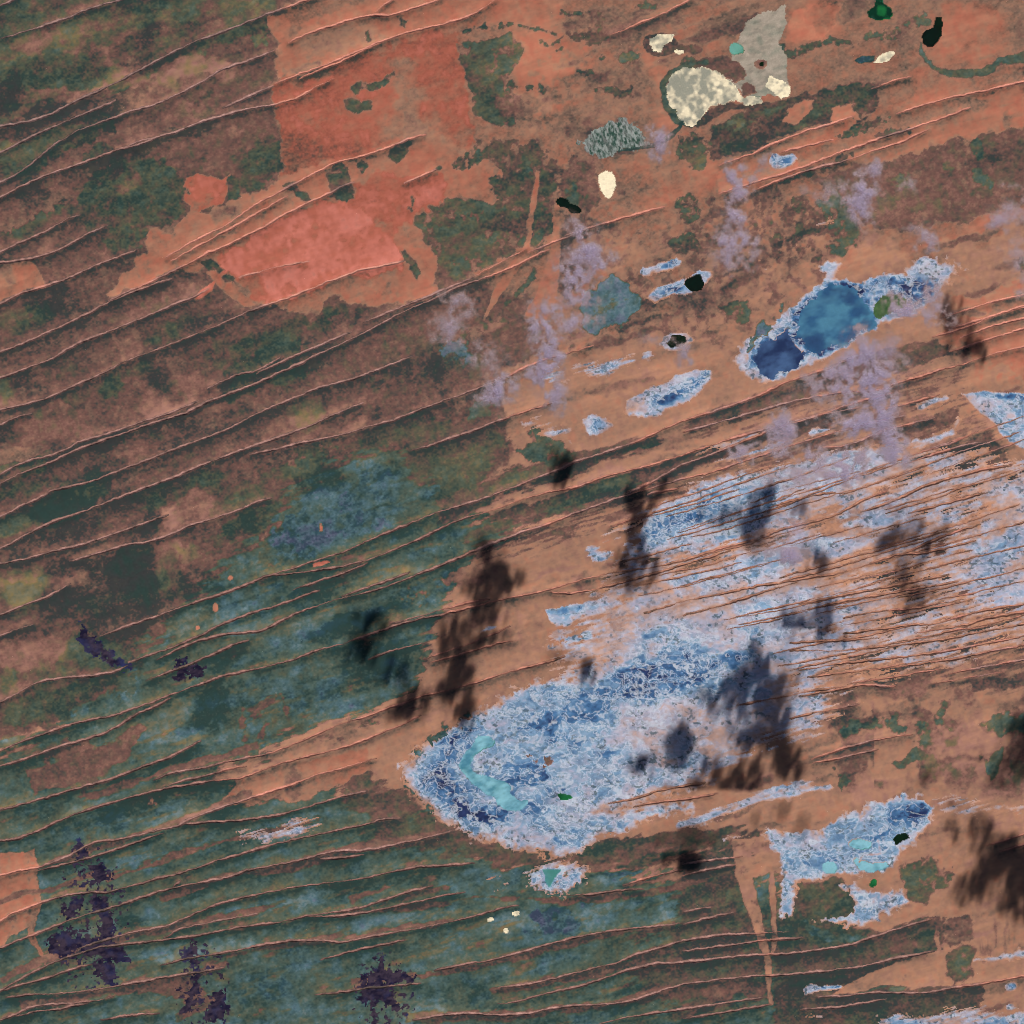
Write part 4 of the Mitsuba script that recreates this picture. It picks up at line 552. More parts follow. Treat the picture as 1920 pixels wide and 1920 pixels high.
# lower right cracked lake
i = patch('salt_lake', 'salt', [(1432, 1580), (1440, 1562), (1490, 1556), (1540, 1562), (1570, 1540), (1600, 1520), (1640, 1500), (1690, 1492), (1730, 1496), (1752, 1510), (1750, 1540), (1722, 1570), (1704, 1590), (1680, 1605), (1664, 1624), (1630, 1636), (1600, 1645), (1560, 1640), (1530, 1648), (1500, 1660), (1480, 1720), (1460, 1720), (1470, 1650), (1460, 1610)], 'cracked blue white salt lake with pools in the lower right', 'salt lake', PAN, soft=9, warp=8, dens=.92, u=.5, v=.2)
lay(i, [(1562, 1668), (1590, 1652), (1620, 1660), (1650, 1672), (1690, 1664), (1706, 1690), (1690, 1706), (1650, 1724), (1600, 1735), (1540, 1730), (1520, 1720), (1600, 1712), (1600, 1690)], soft=7, warp=8, dens=.8, u=.5, v=.2)
lay(MUD, [(1696, 1510), (1730, 1498), (1750, 1516), (1746, 1542), (1716, 1560), (1700, 1540)], soft=6, warp=5, dens=.85, grain='m', u=.95)
tone([(1540, 1560), (1640, 1510), (1700, 1510), (1690, 1570), (1640, 1630), (1540, 1640)], dv=.65, soft=20)
lay(TEAL, [(1490, 1560), (1560, 1560), (1580, 1600), (1540, 1640), (1490, 1630)], soft=12, warp=8, dens=.3, grain='f', u=.5)
lay(MUD, [(1440, 1640), (1500, 1620), (1540, 1640), (1500, 1660)], soft=10, warp=5, dens=.5, grain='f', u=.7)
for p, l in ((ell(1612, 1583, 20, 11), 'small turquoise pool in the middle of the cracked salt lake'), (band([(1602, 1610), (1612, 1622), (1634, 1628), (1662, 1618)], [9, 15, 16, 11]), 'crescent turquoise pool on the south rim of the cracked salt lake'), (ell(1554, 1626, 13, 14), 'small blue pool in the west of the cracked salt lake')):
    patch('turquoise_water', 'turq', p, l, 'salt pool', soft=2, warp=2.5, u=.2)
lay(i, band([(1610, 1616), (1620, 1606), (1650, 1600), (1646, 1575)], 5), soft=2, warp=3, u=-.1)
patch('pond', 'blackpond', [(1673, 1574), (1682, 1564), (1700, 1562), (1706, 1570), (1694, 1576), (1680, 1584)], 'black green pond on the east side of the cracked salt lake', 'pond', POND, soft=1, warp=1.5, u=.2, v=.3)
patch('pond', 'greenpond', ell(1635, 1655, 9, 6, 40), 'tiny green pond just south of the cracked salt lake', 'pond', POND, soft=1.5, warp=2, u=.3)
tone(ell(1600, 1600, 60, 40, 20), du=-.2, soft=20)
i = patch('salt_pan', 'salt', [(1505, 1855), (1518, 1846), (1540, 1850), (1570, 1848), (1580, 1852), (1550, 1858), (1520, 1862), (1510, 1866)], 'small salt strip with a dark tail left of the tan wedge', 'salt pan', PAN, soft=2, warp=2, u=.1)
lay(MUD, band([(1530, 1852), (1550, 1852), (1578, 1850)], 5), soft=1.5, warp=1, grain='f', u=.9)
i = patch('salt_pan', 'salt', ell(1896, 1848, 13, 9), 'tiny white ringed pan on tan sand in the lower right corner', 'salt pan', PAN, soft=1.5, warp=2, u=0.)
lay(MUD, ell(1897, 1848, 7, 5), soft=1.5, warp=1, grain='f', u=.8)
i = lay(MUD, ell(1050, 1645, 62, 32, 10), soft=16, warp=8, dens=.65, grain='f', u=.15)
i = patch('salt_pan', 'mud', [(1012, 1634), (1022, 1626), (1060, 1628), (1056, 1642), (1044, 1652), (1034, 1672), (1020, 1668), (1016, 1650)], 'pale turquoise rimmed triangular pan below the largest salt lake', 'salt pan', PAN, soft=2, warp=2, u=.0)
patch('pond', 'turq', [(1018, 1630), (1054, 1628), (1042, 1646), (1030, 1662), (1022, 1650)], 'green triangular pond inside the pale rimmed pan below the largest lake', 'pond', soft=2, warp=2, u=.5, v=.8)
patch('blue_scrub_flat', 'slate', [(990, 1714), (1030, 1706), (1060, 1700), (1090, 1730), (1104, 1745), (1060, 1752), (1020, 1750)], 'dark slate scrub flat among teal scrub at the bottom centre', 'scrub flat', soft=6, warp=6, dens=.8, u=.9)
for cx, cy, rx, ry, l in ((966, 1712, 8, 4.5, 'larger of the two tiny white pans in the teal scrub at the bottom'), (918, 1723, 6, 3, 'smaller tiny white pan left of the larger one in the teal scrub'), (947, 1743, 5, 6, 'tiny pinkish pan below the two white ones in the teal scrub'), (432, 1084, 5, 5, 'single tiny orange pan in the teal scrub left of centre'), (404, 1138, 6, 9, 'tiny orange pan pair in the teal scrub below the single one'), (371, 1177, 4, 4, 'tiny pinkish pan at the left end of the teal scrub')):
    patch('small_pan', 'cream' if cy > 1700 and cx > 950 else ('cream' if cy > 1700 else 'orange'), ell(cx, cy, rx, ry, 10), l, 'clay pan', soft=1, warp=1, u=.3 if cy > 1700 else -.1)
patch('small_pan', 'pink', [(598, 976), (602, 984), (612, 996), (620, 1012), (614, 1016), (606, 1008), (598, 1000)], 'pinkish white sliver of clay on the blue flat left of centre', 'clay pan', soft=1.5, warp=2, u=-.2)
patch('small_pan', 'pink', [(588, 1058), (610, 1050), (622, 1051), (606, 1060), (590, 1062)], 'pinkish white clay streak between two ridges left of centre', 'clay pan', soft=1.5, warp=2, u=-.1)
PALE = new('pale_clay_spots', 'pink', 'tiny pale clay spots scattered in the teal scrub', 'clay spots', None, 'stuff')
for p, d in ((ell(780, 1120, 26, 22), .22), (ell(820, 1095, 6, 14), .2), (ell(510, 1005, 22, 16), .2), (ell(560, 865, 24, 16), .2), (ell(610, 840, 12, 6), .3), (ell(290, 1504, 10, 5), .4), (ell(1790, 500, 50, 40), .05), (ell(550, 1560, 60, 10, 14), .04), (ell(940, 1660, 60, 30), .06), (ell(745, 870, 60, 26), .04), (ell(1010, 805, 40, 30), .07), (ell(775, 1495, 60, 40), .08), (ell(690, 890, 20, 50), .12)):
    lay(PALE, p, soft=6, dens=d, grain='f', warp=3, u=-.1)
patch('blue_scrub_flat', 'slate', [(520, 1050), (505, 1000), (545, 965), (580, 950), (640, 940), (720, 960), (730, 985), (640, 1010), (570, 1040)], 'mottled blue scrub flat in the teal plain left of centre', 'scrub flat', soft=12, warp=8, dens=.75, u=.75)
# ------------------------------------------------------------------ the dune ridges, west to east (map units)
RIDGES = '''
0 73 77 50 130 32 157 20 200 7 240 -3
-8 14 0 12 25 0 40 -6
-30 244 0 237 60 227 100 212 140 190 187 170 233 147 277 123 320 100 367 77 417 60 467 40 510 23 547 10 577 0 600 -8
-20 298 0 287 57 257 117 230 160 213 190 200 217 187
-20 352 0 343 33 325 60 307 83 287 107 267 150 243 207 223 247 208 290 197 333 177 373 157 417 130 467 113 520 93
540 80 567 67 600 55 640 43 670 33 700 28 730 30 753 23 813 3 830 -4
-20 380 0 370 33 353 87 328 133 313 180 297 213 283 257 273 293 258 333 247 373 230 417 218 460 205 510 197 550 187 593 163 627 147
213 283 240 274 270 262 300 256
417 203 467 180 513 160
515 157 567 137 607 123 640 110 673 95 713 78 757 63 807 50 853 40 887 27 913 10 935 -4
560 148 607 128 640 116 680 95 720 77
700 27 723 7 740 -4
-20 482 0 473 43 453 93 430 127 410 153 402
-20 495 0 493 60 485 100 473 133 457 167 437 203 422
-20 580 0 570 40 550 83 537 133 520 173 500 217 483 260 467
-20 668 0 660 37 647 63 635 113 613 167 587 203 567 253 547 297 530 323 523
203 565 240 547 287 527 333 503 360 491 390 473 410 467 450 447 493 427 533 403 573 382 617 363 640 350 665 340
-20 714 0 708 43 693 97 673 140 647 157 640 200 623 250 603 290 587 327 570 363 558 393 540
-20 772 0 768 50 758 97 743 140 723 187 703 217 687 240 675 283 660 333 641 377 623 417 607 467 583 500 572 547 557 593 537 640 519 680 505 723 497 757 490
310 483 367 450 427 420 480 383 530 357 567 337 627 305 677 293 730 277 767 260 800 252
320 490 370 462 430 430 490 396 540 366
447 520 520 500 580 490
757 343 790 330 820 317
-20 804 0 797 30 782 60 775
-20 897 0 890 27 873 60 862 103 852 130 840 147 828 173 822 213 810 260 793 300 780 347 763 372 752
-20 915 0 907 40 887 87 870 123 853 160 837 200 823 230 813 267 800 307 787 347 775 390 753 433 737 477 720 517 702 560 683 600 663 640 645 680 625 733 597 783 572 813 562 853 540 893 527 940 510 983 490 1030 467
680 606 733 584 783 564 820 548 870 528 923 500 973 473 990 463
387 728 417 715 447 702 477 697 507 682 530 667
480 700 520 683 567 660 610 643 660 622
-20 980 0 970 37 950 77 932 100 918 143 910 187 897 247 873 290 857 333 840 380 823 423 807 467 783 510 763 560 743 600 725 640 717 677 705 723 687 773 668
-20 1040 0 1030 53 1000 100 977 140 965 187 947 243 925 290 907 323 897 360 880 400 863 443 847 483 833 533 817 593 793 620 780 640 772 660 762 683 755
467 853 517 842 567 830 640 815 680 803 740 787 790 767 827 753 867 740 907 723 947 708 983 690 1023 673 1073 660 1113 647
-20 1060 0 1057 50 1048 100 1033 160 1020 207 1003 247 990 287 975 317 965
130 1053 180 1038 233 1022 283 1015 320 1002 360 983 407 970 447 957 477 942 510 933
-20 1160 0 1153 50 1133 87 1120 117 1103 133 1093
-20 1202 0 1193 30 1180 63 1170
187 1193 240 1173 300 1153 353 1133 407 1117 457 1098 500 1080 547 1067 593 1050 640 1037 683 1017 727 997 773 980 820 960 857 950 900 937 940 922 973 910 1013 893 1043 883 1073 867 1113 855 1150 843 1190 830 1233 810 1280 789 1320 777 1373 760 1420 743 1467 720 1513 703 1563 688 1600 668
240 1243 283 1227 333 1210 377 1190 417 1170 467 1150 517 1137 567 1117 600 1106
293 1237 333 1218 367 1203 417 1190 493 1183 533 1160 573 1143 640 1121 680 1113 713 1103 753 1090 793 1073 833 1057 867 1043 887 1033 927 1017 960 1005 980 997 1017 987 1047 975 1083 960 1123 947 1160 933 1193 923 1240 910 1280 897 1330 887 1380 870 1430 853 1480 837 1533 820 1580 807 1647 790 1697 780
640 1118 690 1100 730 1088 770 1072
500 1080 567 1073 620 1065 640 1062 687 1050 733 1033 780 1013 827 990 873 970 923 957 960 943 1000 930 1040 920 1083 913 1123 897 1173 883 1227 870 1280 853 1340 833 1390 817 1440 803 1487 793 1533 780 1580 763 1630 747 1673 737
547 1107 593 1090 640 1077 690 1055
960 1005 972 992 990 985
1173 927 1223 903 1280 870 1330 853 1380 833 1430 813 1467 797 1513 783 1563 773 1613 763
1213 927 1280 913
-20 1416 0 1408 40 1390 90 1373 133 1358 173 1348 213 1342 247 1330 283 1317 323 1302 360 1288 393 1277 417 1267 467 1257 500 1250 550 1237 593 1220 640 1208 693 1190 740 1173 787 1160 827 1153 867 1142 907 1133 940 1123 973 1117 1013 1110 1050 1100 1090 1087 1133 1077 1173 1070 1227 1063 1280 1051 1323 1037 1373 1023 1423 1010 1463 993 1513 980 1557 970 1590 953 1630 933 1663 920
733 1170 780 1157 827 1143 873 1131 920 1123
1030 1110 1073 1113 1123 1103 1173 1090 1223 1077 1280 1058 1330 1045 1370 1032
690 1237 733 1220 773 1210 807 1203
793 1237 840 1220 880 1207 923 1190 957 1173
807 1242 873 1224 933 1206 973 1200
767 845 800 837 840 823 880 810 923 793 960 780 1000 767 1040 753
1207 1150 1240 1140 1280 1128 1330 1117 1380 1107 1430 1097 1480 1090 1520 1083 1563 1077 1613 1063 1663 1050 1713 1030 1763 1007 1813 990 1840 983
1280 1154 1347 1137 1390 1123 1440 1107 1497 1090
1440 953 1480 940 1520 930 1567 923
1280 811 1330 797 1390 780 1467 757 1533 743 1580 735 1630 733 1657 730 1680 718 1723 707 1763 693 1800 685 1833 673 1873 660 1920 650 1940 645
1530 840 1580 837 1613 827 1657 807 1713 793 1753 783
1647 770 1713 753 1763 740
1613 960 1673 940 1730 913 1780 897 1840 880 1893 873
1697 870 1747 853 1797 837 1840 830
1703 963 1763 947 1813 933 1853 923
1630 1057 1680 1040 1730 1037 1780 1027 1830 1013
1497 1133 1547 1123 1613 1110 1680 1097 1730 1087 1780 1077
1513 1143 1580 1127 1663 1113 1740 1100 1797 1090
1580 1158 1647 1146 1703 1142 1747 1134 1813 1123
1580 1187 1647 1180 1713 1171 1753 1170 1797 1157 1847 1143 1920 1133 1940 1130
1713 1187 1773 1178 1813 1171 1847 1159 1920 1147 1940 1144
1480 1206 1530 1202 1590 1200 1650 1196
1480 1220 1580 1220 1680 1210 1763 1200 1830 1187 1920 1170 1940 1166
1497 1257 1580 1243 1680 1233 1780 1220 1847 1207 1920 1193 1940 1190
1513 1270 1597 1260 1680 1250 1780 1237 1863 1220 1920 1210 1940 1206
1780 1263 1847 1250 1920 1237 1940 1232
1363 1180 1413 1170 1467 1160
1143 67 1190 47 1240 27 1280 7 1300 -4
1680 213 1730 197 1780 183 1847 170 1920 153 1940 148
1347 310 1413 288 1453 268 1513 245 1563 231 1600 217
1460 287 1513 273 1563 262
1347 363 1400 347 1460 328 1513 310 1563 290 1613 273 1657 257 1713 240 1780 217 1820 200
1413 357 1463 337 1513 320 1563 307 1597 297 1647 280 1697 263 1747 240
1633 167 1680 150 1710 143
1763 597 1813 580 1873 563 1920 553 1945 546
1780 617 1847 597 1920 573 1945 565
1747 633 1813 613 1880 587 1920 577 1945 569
1800 633 1863 610 1920 597 1945 590
1780 660 1840 640 1920 616 1945 608
1057 443 1107 427 1173 407 1247 387
990 473 1057 447 1080 438
-20 1328 0 1317 33 1300 67 1280 117 1270 167 1267 213 1260 240 1247
-20 1442 0 1437 50 1422 100 1403 147 1390 190 1377 230 1357 257 1338 283 1328 320 1308
273 1277 317 1260 350 1247 400 1227 440 1207 467 1200
0 1520 33 1510 80 1497 127 1483 173 1470 220 1457 267 1437 310 1423 350 1403 377 1387
-20 1580 0 1577 27 1573 60 1563 100 1543 140 1527 177 1515 220 1502 260 1490 300 1480 350 1472 383 1467 407 1462 450 1460 483 1447 520 1433 567 1420 640 1403 677 1390 717 1373 757 1357 790 1340
300 1478 350 1462 400 1451 430 1440 463 1437
287 1462 327 1447 383 1440 417 1430 467 1420 507 1412 547 1397 587 1380 640 1356 687 1343 720 1330 753 1320 783 1307 827 1297 873 1285 900 1277 947 1262 990 1250 1030 1240 1060 1230
-20 1646 0 1642 33 1633 67 1627 100 1617 130 1605 150 1592 180 1578 213 1575 253 1567 293 1557 333 1548 353 1537 387 1523 427 1510 467 1497 510 1483 550 1470 590 1453 640 1440 667 1432 707 1421
338 1546 367 1543 413 1540 460 1537 500 1532 540 1523 587 1510 640 1493 690 1483
67 1633 110 1623 150 1613 187 1602 233 1587 273 1573 307 1561
-20 1738 0 1727 20 1713 50 1703 83 1690 120 1680 160 1673 200 1673 240 1663 283 1650 327 1640 367 1628 407 1613 450 1602 490 1590 533 1578 583 1567 640 1555 680 1547 713 1537 750 1533
-20 1784 0 1777 43 1760 87 1743 127 1727 167 1713 213 1700 253 1687 293 1673 323 1665 353 1658 383 1653 430 1645 457 1633 500 1625 540 1617 580 1608 617 1597 640 1594 673 1595 713 1590 753 1580 790 1573 820 1565 847 1557
600 1610 640 1608 683 1602
323 1665 330 1658 340 1650
143 1780 180 1767 220 1755 267 1745 310 1737 343 1723 377 1708 407 1695 443 1685 483 1677 527 1668 573 1660 640 1652 690 1645 740 1633 790 1625 847 1622 890 1617
-20 1868 0 1857 37 1837 67 1820 100 1805 140 1790 180 1777 220 1772 267 1767 307 1762 350 1757 393 1750 440 1740 483 1733 530 1728 573 1717 640 1708 683 1700 733 1683 773 1670 813 1660
307 1760 333 1743 377 1733 427 1723 483 1713
573 1719 640 1717 690 1710 740 1700 783 1690 827 1680 873 1673
0 1858 50 1843 93 1832 133 1817 173 1807
300 1810 350 1797 400 1790 450 1780 500 1770 547 1763 600 1763 640 1767 690 1757 747 1747 800 1737 847 1727 893 1717 940 1703 973 1697
10 1870 50 1865 100 1863 150 1860 197 1853 240 1845 283 1837 333 1828 377 1822 423 1813
-20 1918 0 1913 27 1903 53 1890 83 1883 133 1882 177 1877 217 1867
20 1907 67 1897 117 1890 167 1880
590 1865 640 1860 690 1852 740 1848 790 1843
187 1913 247 1903 300 1900
813 1820 873 1807 923 1800 973 1787 1017 1773 1067 1760 1113 1750 1173 1742 1223 1737 1280 1731
927 1852 973 1848 1017 1840 1067 1827 1107 1817 1157 1805 1190 1790 1227 1780 1280 1764 1347 1753 1413 1750 1480 1747
933 1883 973 1877 1023 1863 1073 1853 1123 1837 1173 1820 1227 1807 1280 1804 1347 1797 1420 1790 1480 1788 1547 1780 1597 1770 1647 1753 1697 1737 1747 1723
773 1913 827 1903 880 1900 940 1903 993 1900 1033 1890 1083 1885 1140 1883 1180 1877 1223 1863 1280 1845 1347 1837 1413 1830 1480 1827 1547 1820 1613 1813 1680 1797 1753 1783
1107 1925 1173 1907 1280 1892 1363 1880 1430 1870
1063 1680 1123 1675 1173 1668 1207 1667
1167 1660 1223 1643 1280 1630
1140 1507 1190 1497 1233 1483 1280 1474 1323 1467
1187 1513 1233 1503 1280 1500 1347 1487
1280 1620 1330 1613 1393 1605
1280 1641 1330 1630 1380 1620
1280 1710 1333 1700
1280 1733 1320 1723 1377 1710
1280 1783 1363 1773 1430 1763 1507 1758
1280 1910 1363 1897 1447 1883
1527 1870 1580 1867 1647 1860 1730 1862 1780 1853 1847 1843 1920 1830 1940 1826
1500 1893 1580 1887 1663 1873
1847 1587 1880 1577 1920 1563 1940 1556
1873 1597 1920 1583 1940 1577
1520 1423 1580 1403 1630 1390 1680 1380 1713 1377
1523 1430 1580 1420 1647 1405
1380 1323 1447 1310 1513 1297 1580 1287
1497 1306 1563 1294 1613 1284 1680 1287
1480 1347 1530 1336 1580 1327 1613 1320
600 1800 680 1778 760 1763
'''
DUNES = [np.array(r.split(), float).reshape(-1, 2) for r in RIDGES.strip().split('\n')]

# the close small ridges that rib the salt and the sand round the lakes
rib = np.random.default_rng(23)
BULK = [1.0] * len(DUNES)
for k in range(74):
    x0, y0 = rib.uniform(1080, 1780), rib.uniform(850, 1300)
    if y0 < 860 + (1780 - x0) * 0.16 or (x0 < 1300 and y0 > 1130) or (x0 < 1440 and y0 > 1180):
        continue
    n, pts = rib.integers(4, 11), [(x0, y0)]
    for _ in range(n):
        a = math.radians(19.0 - (pts[-1][1] - 880) / 420.0 * 10.0 + rib.normal(0, 2.2))
        pts.append((pts[-1][0] + 36 * math.cos(a), pts[-1][1] - 36 * math.sin(a)))
    DUNES.append(np.array([p for p in pts if p[0] < 1945]))
    BULK.append(rib.uniform(.42, .72))
keep = [k for k, p in enumerate(DUNES) if len(p) >= 3 or k < 130]
DUNES, BULK = [DUNES[k] for k in keep], [BULK[k] for k in keep]

# ridges that leave the surveyed square carry on beyond it
for k, p in enumerate(DUNES):
    if p[0, 0] <= -18 and p[0, 0] < p[1, 0]:
        s = (p[2, 1] - p[0, 1]) / (p[2, 0] - p[0, 0])
        p = np.vstack([[[p[0, 0] - d, p[0, 1] - d * s * .9 + 8 * math.sin(d / 60.0 + k)] for d in (330 + 70 * (k % 4), 240, 160, 80)], p])
    if p[-1, 0] >= 1936:
        s = (p[-1, 1] - p[-3, 1]) / (p[-1, 0] - p[-3, 0])
        p = np.vstack([p, [[p[-1, 0] + d, p[-1, 1] + d * s * .9 + 8 * math.sin(d / 60.0 + k)] for d in (80, 160, 240, 330 + 70 * (k % 4))]])
    DUNES[k] = p
from scipy import ndimage
from scipy.ndimage import gaussian_filter
# ------------------------------------------------------------------ heights and cover of the plain
def height(mx, my):
    """The plain's gentle swells, in metres, fading out at the edge of the survey."""
    a, c = along(mx, my)
    z = 9.0 * (fbm2(a / 70.0, c / 22.0, 3, 301) - 0.5) + 3.0 * (fbm2(mx / 9.0, my / 9.0, 2, 311) - 0.5)
    rim = np.clip(np.minimum.reduce([mx - LO, HI - mx, my - LO, HI - my]) / 60.0, 0, 1)
    return z * rim


Z = height(MX, MY)
B1, B2, B3 = fbm2(MX / 60.0, MY / 60.0, 4, 401) - 0.5, fbm2(AL / 60.0, AC / 14.0, 5, 411, 0.6) - 0.5, fbm2(MX / 11.0, MY / 11.0, 4, 421, 0.7) - 0.5
U += (0.22 * B1 + 0.30 * B2 + 0.25 * B3) * (0.58 + 0.80 * np.clip(U, 0, 1) + 0.35 * np.clip(H - 6.6, 0, 1))
SU = 0.42 + 0.6 * B2 + 0.5 * B1
PU += 0.3 * B1 + 0.2 * B2 + 0.5 * B3
SV += 0.9 * B2 + 0.5 * B3
PV += 0.5 * (fbm2(MX / 40.0, MY / 40.0, 4, 431) - 0.5)
V += 0.6 * (fbm2(MX / 60.0, MY / 60.0, 4, 431) - 0.5) + 0.6 * (fbm2(AL / 50.0, AC / 15.0, 4, 441, 0.6) - 0.5)
H += np.clip(V, 0, 1) * (H3 - H) + (1.2 + 1.6 * np.clip(H - 6, 0, 1)) * (fbm2(AL / 34.0, AC / 20.0, 6, 451, 0.65) - 0.5)
line = np.zeros_like(U)                          # soil tone near ridges: paler on the north, darker along the southern foot
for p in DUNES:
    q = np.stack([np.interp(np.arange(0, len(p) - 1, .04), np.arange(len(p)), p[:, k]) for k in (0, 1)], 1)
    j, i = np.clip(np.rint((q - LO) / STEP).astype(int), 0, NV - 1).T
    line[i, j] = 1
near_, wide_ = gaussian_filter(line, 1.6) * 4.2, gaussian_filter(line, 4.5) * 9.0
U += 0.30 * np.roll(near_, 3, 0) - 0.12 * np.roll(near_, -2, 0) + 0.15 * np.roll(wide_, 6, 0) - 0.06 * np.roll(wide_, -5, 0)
H += (5.5 - H) * 0.34 * np.clip(wide_, 0, 1) * (H > 5.5)
SV -= 0.45 * np.clip(near_, 0, 1) + 0.10 * np.clip(wide_, 0, 1)
U += 0.30 * (fbm2(AL / 70.0, AC / 5.0, 4, 471, 0.6) - 0.5) * np.clip(1.2 - U * 2, 0, 1)
# the broad bases of the ridges swell out of the plain
base = np.zeros_like(U)
for p, bulk in zip(DUNES, BULK):
    q = np.stack([np.interp(np.arange(0, len(p) - 1, .04), np.arange(len(p)), p[:, k]) for k in (0, 1)], 1)
    j, i = np.clip(np.rint((q - LO) / STEP).astype(int), 0, NV - 1).T
    base[i, j] = np.maximum(base[i, j], bulk ** 2)
rim_ = np.clip(np.minimum.reduce([MX - LO, HI - MX, MY - LO, HI - MY]) / 60.0, 0, 1)
Z = Z + rim_ * (9.0 * gaussian_filter(base, 3.2) * 8.0 + 8.0 * gaussian_filter(base, 7.0) * 17.0)


def ground_z(mx, my):
    return ndimage.map_coordinates(Z, [(my - LO) / STEP, (mx - LO) / STEP], order=1, mode='nearest')


XY = ground_xy(MX, MY)
GV = np.stack([XY[0], XY[1], Z], -1)
dzx = np.gradient(Z, STEP * 10.0, axis=1)
dzy = -np.gradient(Z, STEP * 10.0, axis=0)
GN = np.stack([-dzx, -dzy, np.ones_like(Z)], -1)
GN /= np.linalg.norm(GN, axis=-1, keepdims=True)

# ------------------------------------------------------------------ ground materials: bare tone, grown-over tone, third tone
C_, S_ = math.cos(TH), math.sin(TH)
_one = mikit.noise


def ground_bsdf(key, bare, grown, third, size=60.0, amp=0.9, third_amp=0.7, crust=0.0, crust_rgb=(214, 210, 226), crust_size=90.0, grain=0.22, stretch=1.7, seed=0.0, under=None):
    c0, c1, c2, c3 = (mi.Color3f(alb(*c)) for c in (bare, grown, third, crust_rgb))

    c4 = mi.Color3f(alb(*(under or bare)))

    def tones(p, n, uv):
        a = (p.x * C_ + p.y * S_) / (size * stretch)
        b = (p.y * C_ - p.x * S_) / size
        n1 = mikit.fbm(a, b, seed, 3)
        n2 = mikit.fbm(b * 0.37 + 5.0, a * 0.61, seed + 9.0, 2)
        n3 = _one(p.x / 17.0, p.y / 17.0, seed)
        t = dr.clip(uv.x + amp * (n1 - 0.5) * 2 + 0.2 * (n3 - 0.5), 0, 1)
        w = dr.clip(uv.y + third_amp * (n2 - 0.5) * 1.6, 0, 1)
        col = mikit.mix(mikit.mix(c0, c1, t), c2, w)
        if under is not None:
            col = mikit.mix(col, c4, dr.clip(-uv.y * 1.2 + 0.6 * (n1 - 0.5), 0, 0.9))
        if crust > 0:
            q = mikit.fbm(p.x / crust_size + 3.0 * n2, p.y / crust_size + 2.0 * n1, seed + 3.0, 3)
            vein = 1 - dr.abs(2 * q - 1) * 5.0
            col = mikit.mix(col, c3, dr.clip(vein, 0, 1) * crust * dr.clip(1.25 - uv.x, 0, 1))
        return col * (1 - grain / 2 + grain * n3)
    scene[key] = {'type': 'diffuse', 'reflectance': mikit.proc(tones)}


# The soil scale: eleven hues, each with its bare, half grown and dense tone.
SOIL = [((178, 138, 132), (126, 102, 100), (58, 62, 70)), ((190, 132, 120), (134, 100, 94), (60, 60, 66)), ((208, 127, 116), (186, 111, 100), (98, 76, 72)), ((188, 107, 91), (156, 90, 77), (84, 68, 64)),
        ((190, 122, 102), (146, 101, 87), (68, 66, 64)), ((184, 135, 112), (140, 110, 97), (70, 70, 68)), ((166, 122, 114), (118, 85, 81), (60, 62, 65)), ((142, 122, 84), (92, 94, 78), (50, 66, 65)),
        ((130, 130, 120), (82, 100, 95), (46, 68, 68)), ((138, 156, 168), (86, 114, 126), (48, 74, 86)), ((150, 150, 172), (104, 108, 134), (58, 68, 92))]
_soil = [[mi.Color3f(alb(*c)) for c in row] for row in SOIL]


def soil_tones(p, n, uv):
    a, b = (p.x * C_ + p.y * S_), (p.y * C_ - p.x * S_)
    n1 = mikit.fbm(a / 95.0, b / 55.0, 1.0, 3)
    n2 = mikit.fbm(b / 140.0 + 5.0, a / 90.0, 9.0, 2)
    n3 = _one(p.x / 34.0, p.y / 30.0, 2.0)
    t = dr.clip(uv.x + (0.42 * (n1 - 0.5) + 0.36 * (n3 - 0.5)) * (0.35 + uv.x), 0, 1) * 2
    h = dr.clip(uv.y + 1.2 * (n2 - 0.5), 0, 10)
    lo, hi = dr.clip(1 - t, 0, 1), dr.clip(t - 1, 0, 1)
    col = mi.Color3f(0)
    for k, (c0, c1, c2) in enumerate(_soil):
        col += dr.maximum(0, 1 - dr.abs(h - k)) * (c0 * lo + c1 * (1 - lo - hi) + c2 * hi)
    return col * (0.93 + 0.14 * n3)


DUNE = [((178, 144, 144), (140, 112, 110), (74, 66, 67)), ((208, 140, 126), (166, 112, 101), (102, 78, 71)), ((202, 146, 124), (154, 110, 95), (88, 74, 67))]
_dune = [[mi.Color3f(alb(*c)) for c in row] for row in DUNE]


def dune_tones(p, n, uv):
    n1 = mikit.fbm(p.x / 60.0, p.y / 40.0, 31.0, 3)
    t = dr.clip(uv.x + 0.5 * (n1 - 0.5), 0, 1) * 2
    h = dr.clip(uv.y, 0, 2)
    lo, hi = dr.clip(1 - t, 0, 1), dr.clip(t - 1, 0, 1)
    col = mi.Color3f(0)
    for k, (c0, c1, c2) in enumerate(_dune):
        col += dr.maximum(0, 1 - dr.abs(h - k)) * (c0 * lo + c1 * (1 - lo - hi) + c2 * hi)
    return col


scene['dune'] = {'type': 'diffuse', 'reflectance': mikit.proc(dune_tones)}
scene['soil'] = {'type': 'diffuse', 'reflectance': mikit.proc(soil_tones)}
# The salt scale: sand showing through, pinkish, white, pale blue, blue, navy; each dry and damp.
SALT = [((194, 142, 118), (138, 104, 92)), ((196, 166, 162), (146, 126, 130)), ((184, 182, 206), (128, 136, 164)), ((140, 170, 204), (86, 116, 154)), ((84, 126, 174), (50, 84, 132)), ((52, 66, 112), (28, 38, 74))]
_salt = [[mi.Color3f(alb(*c)) for c in row] for row in SALT]
_vein, _bush = mi.Color3f(alb(212, 216, 236)), mi.Color3f(alb(56, 80, 94))


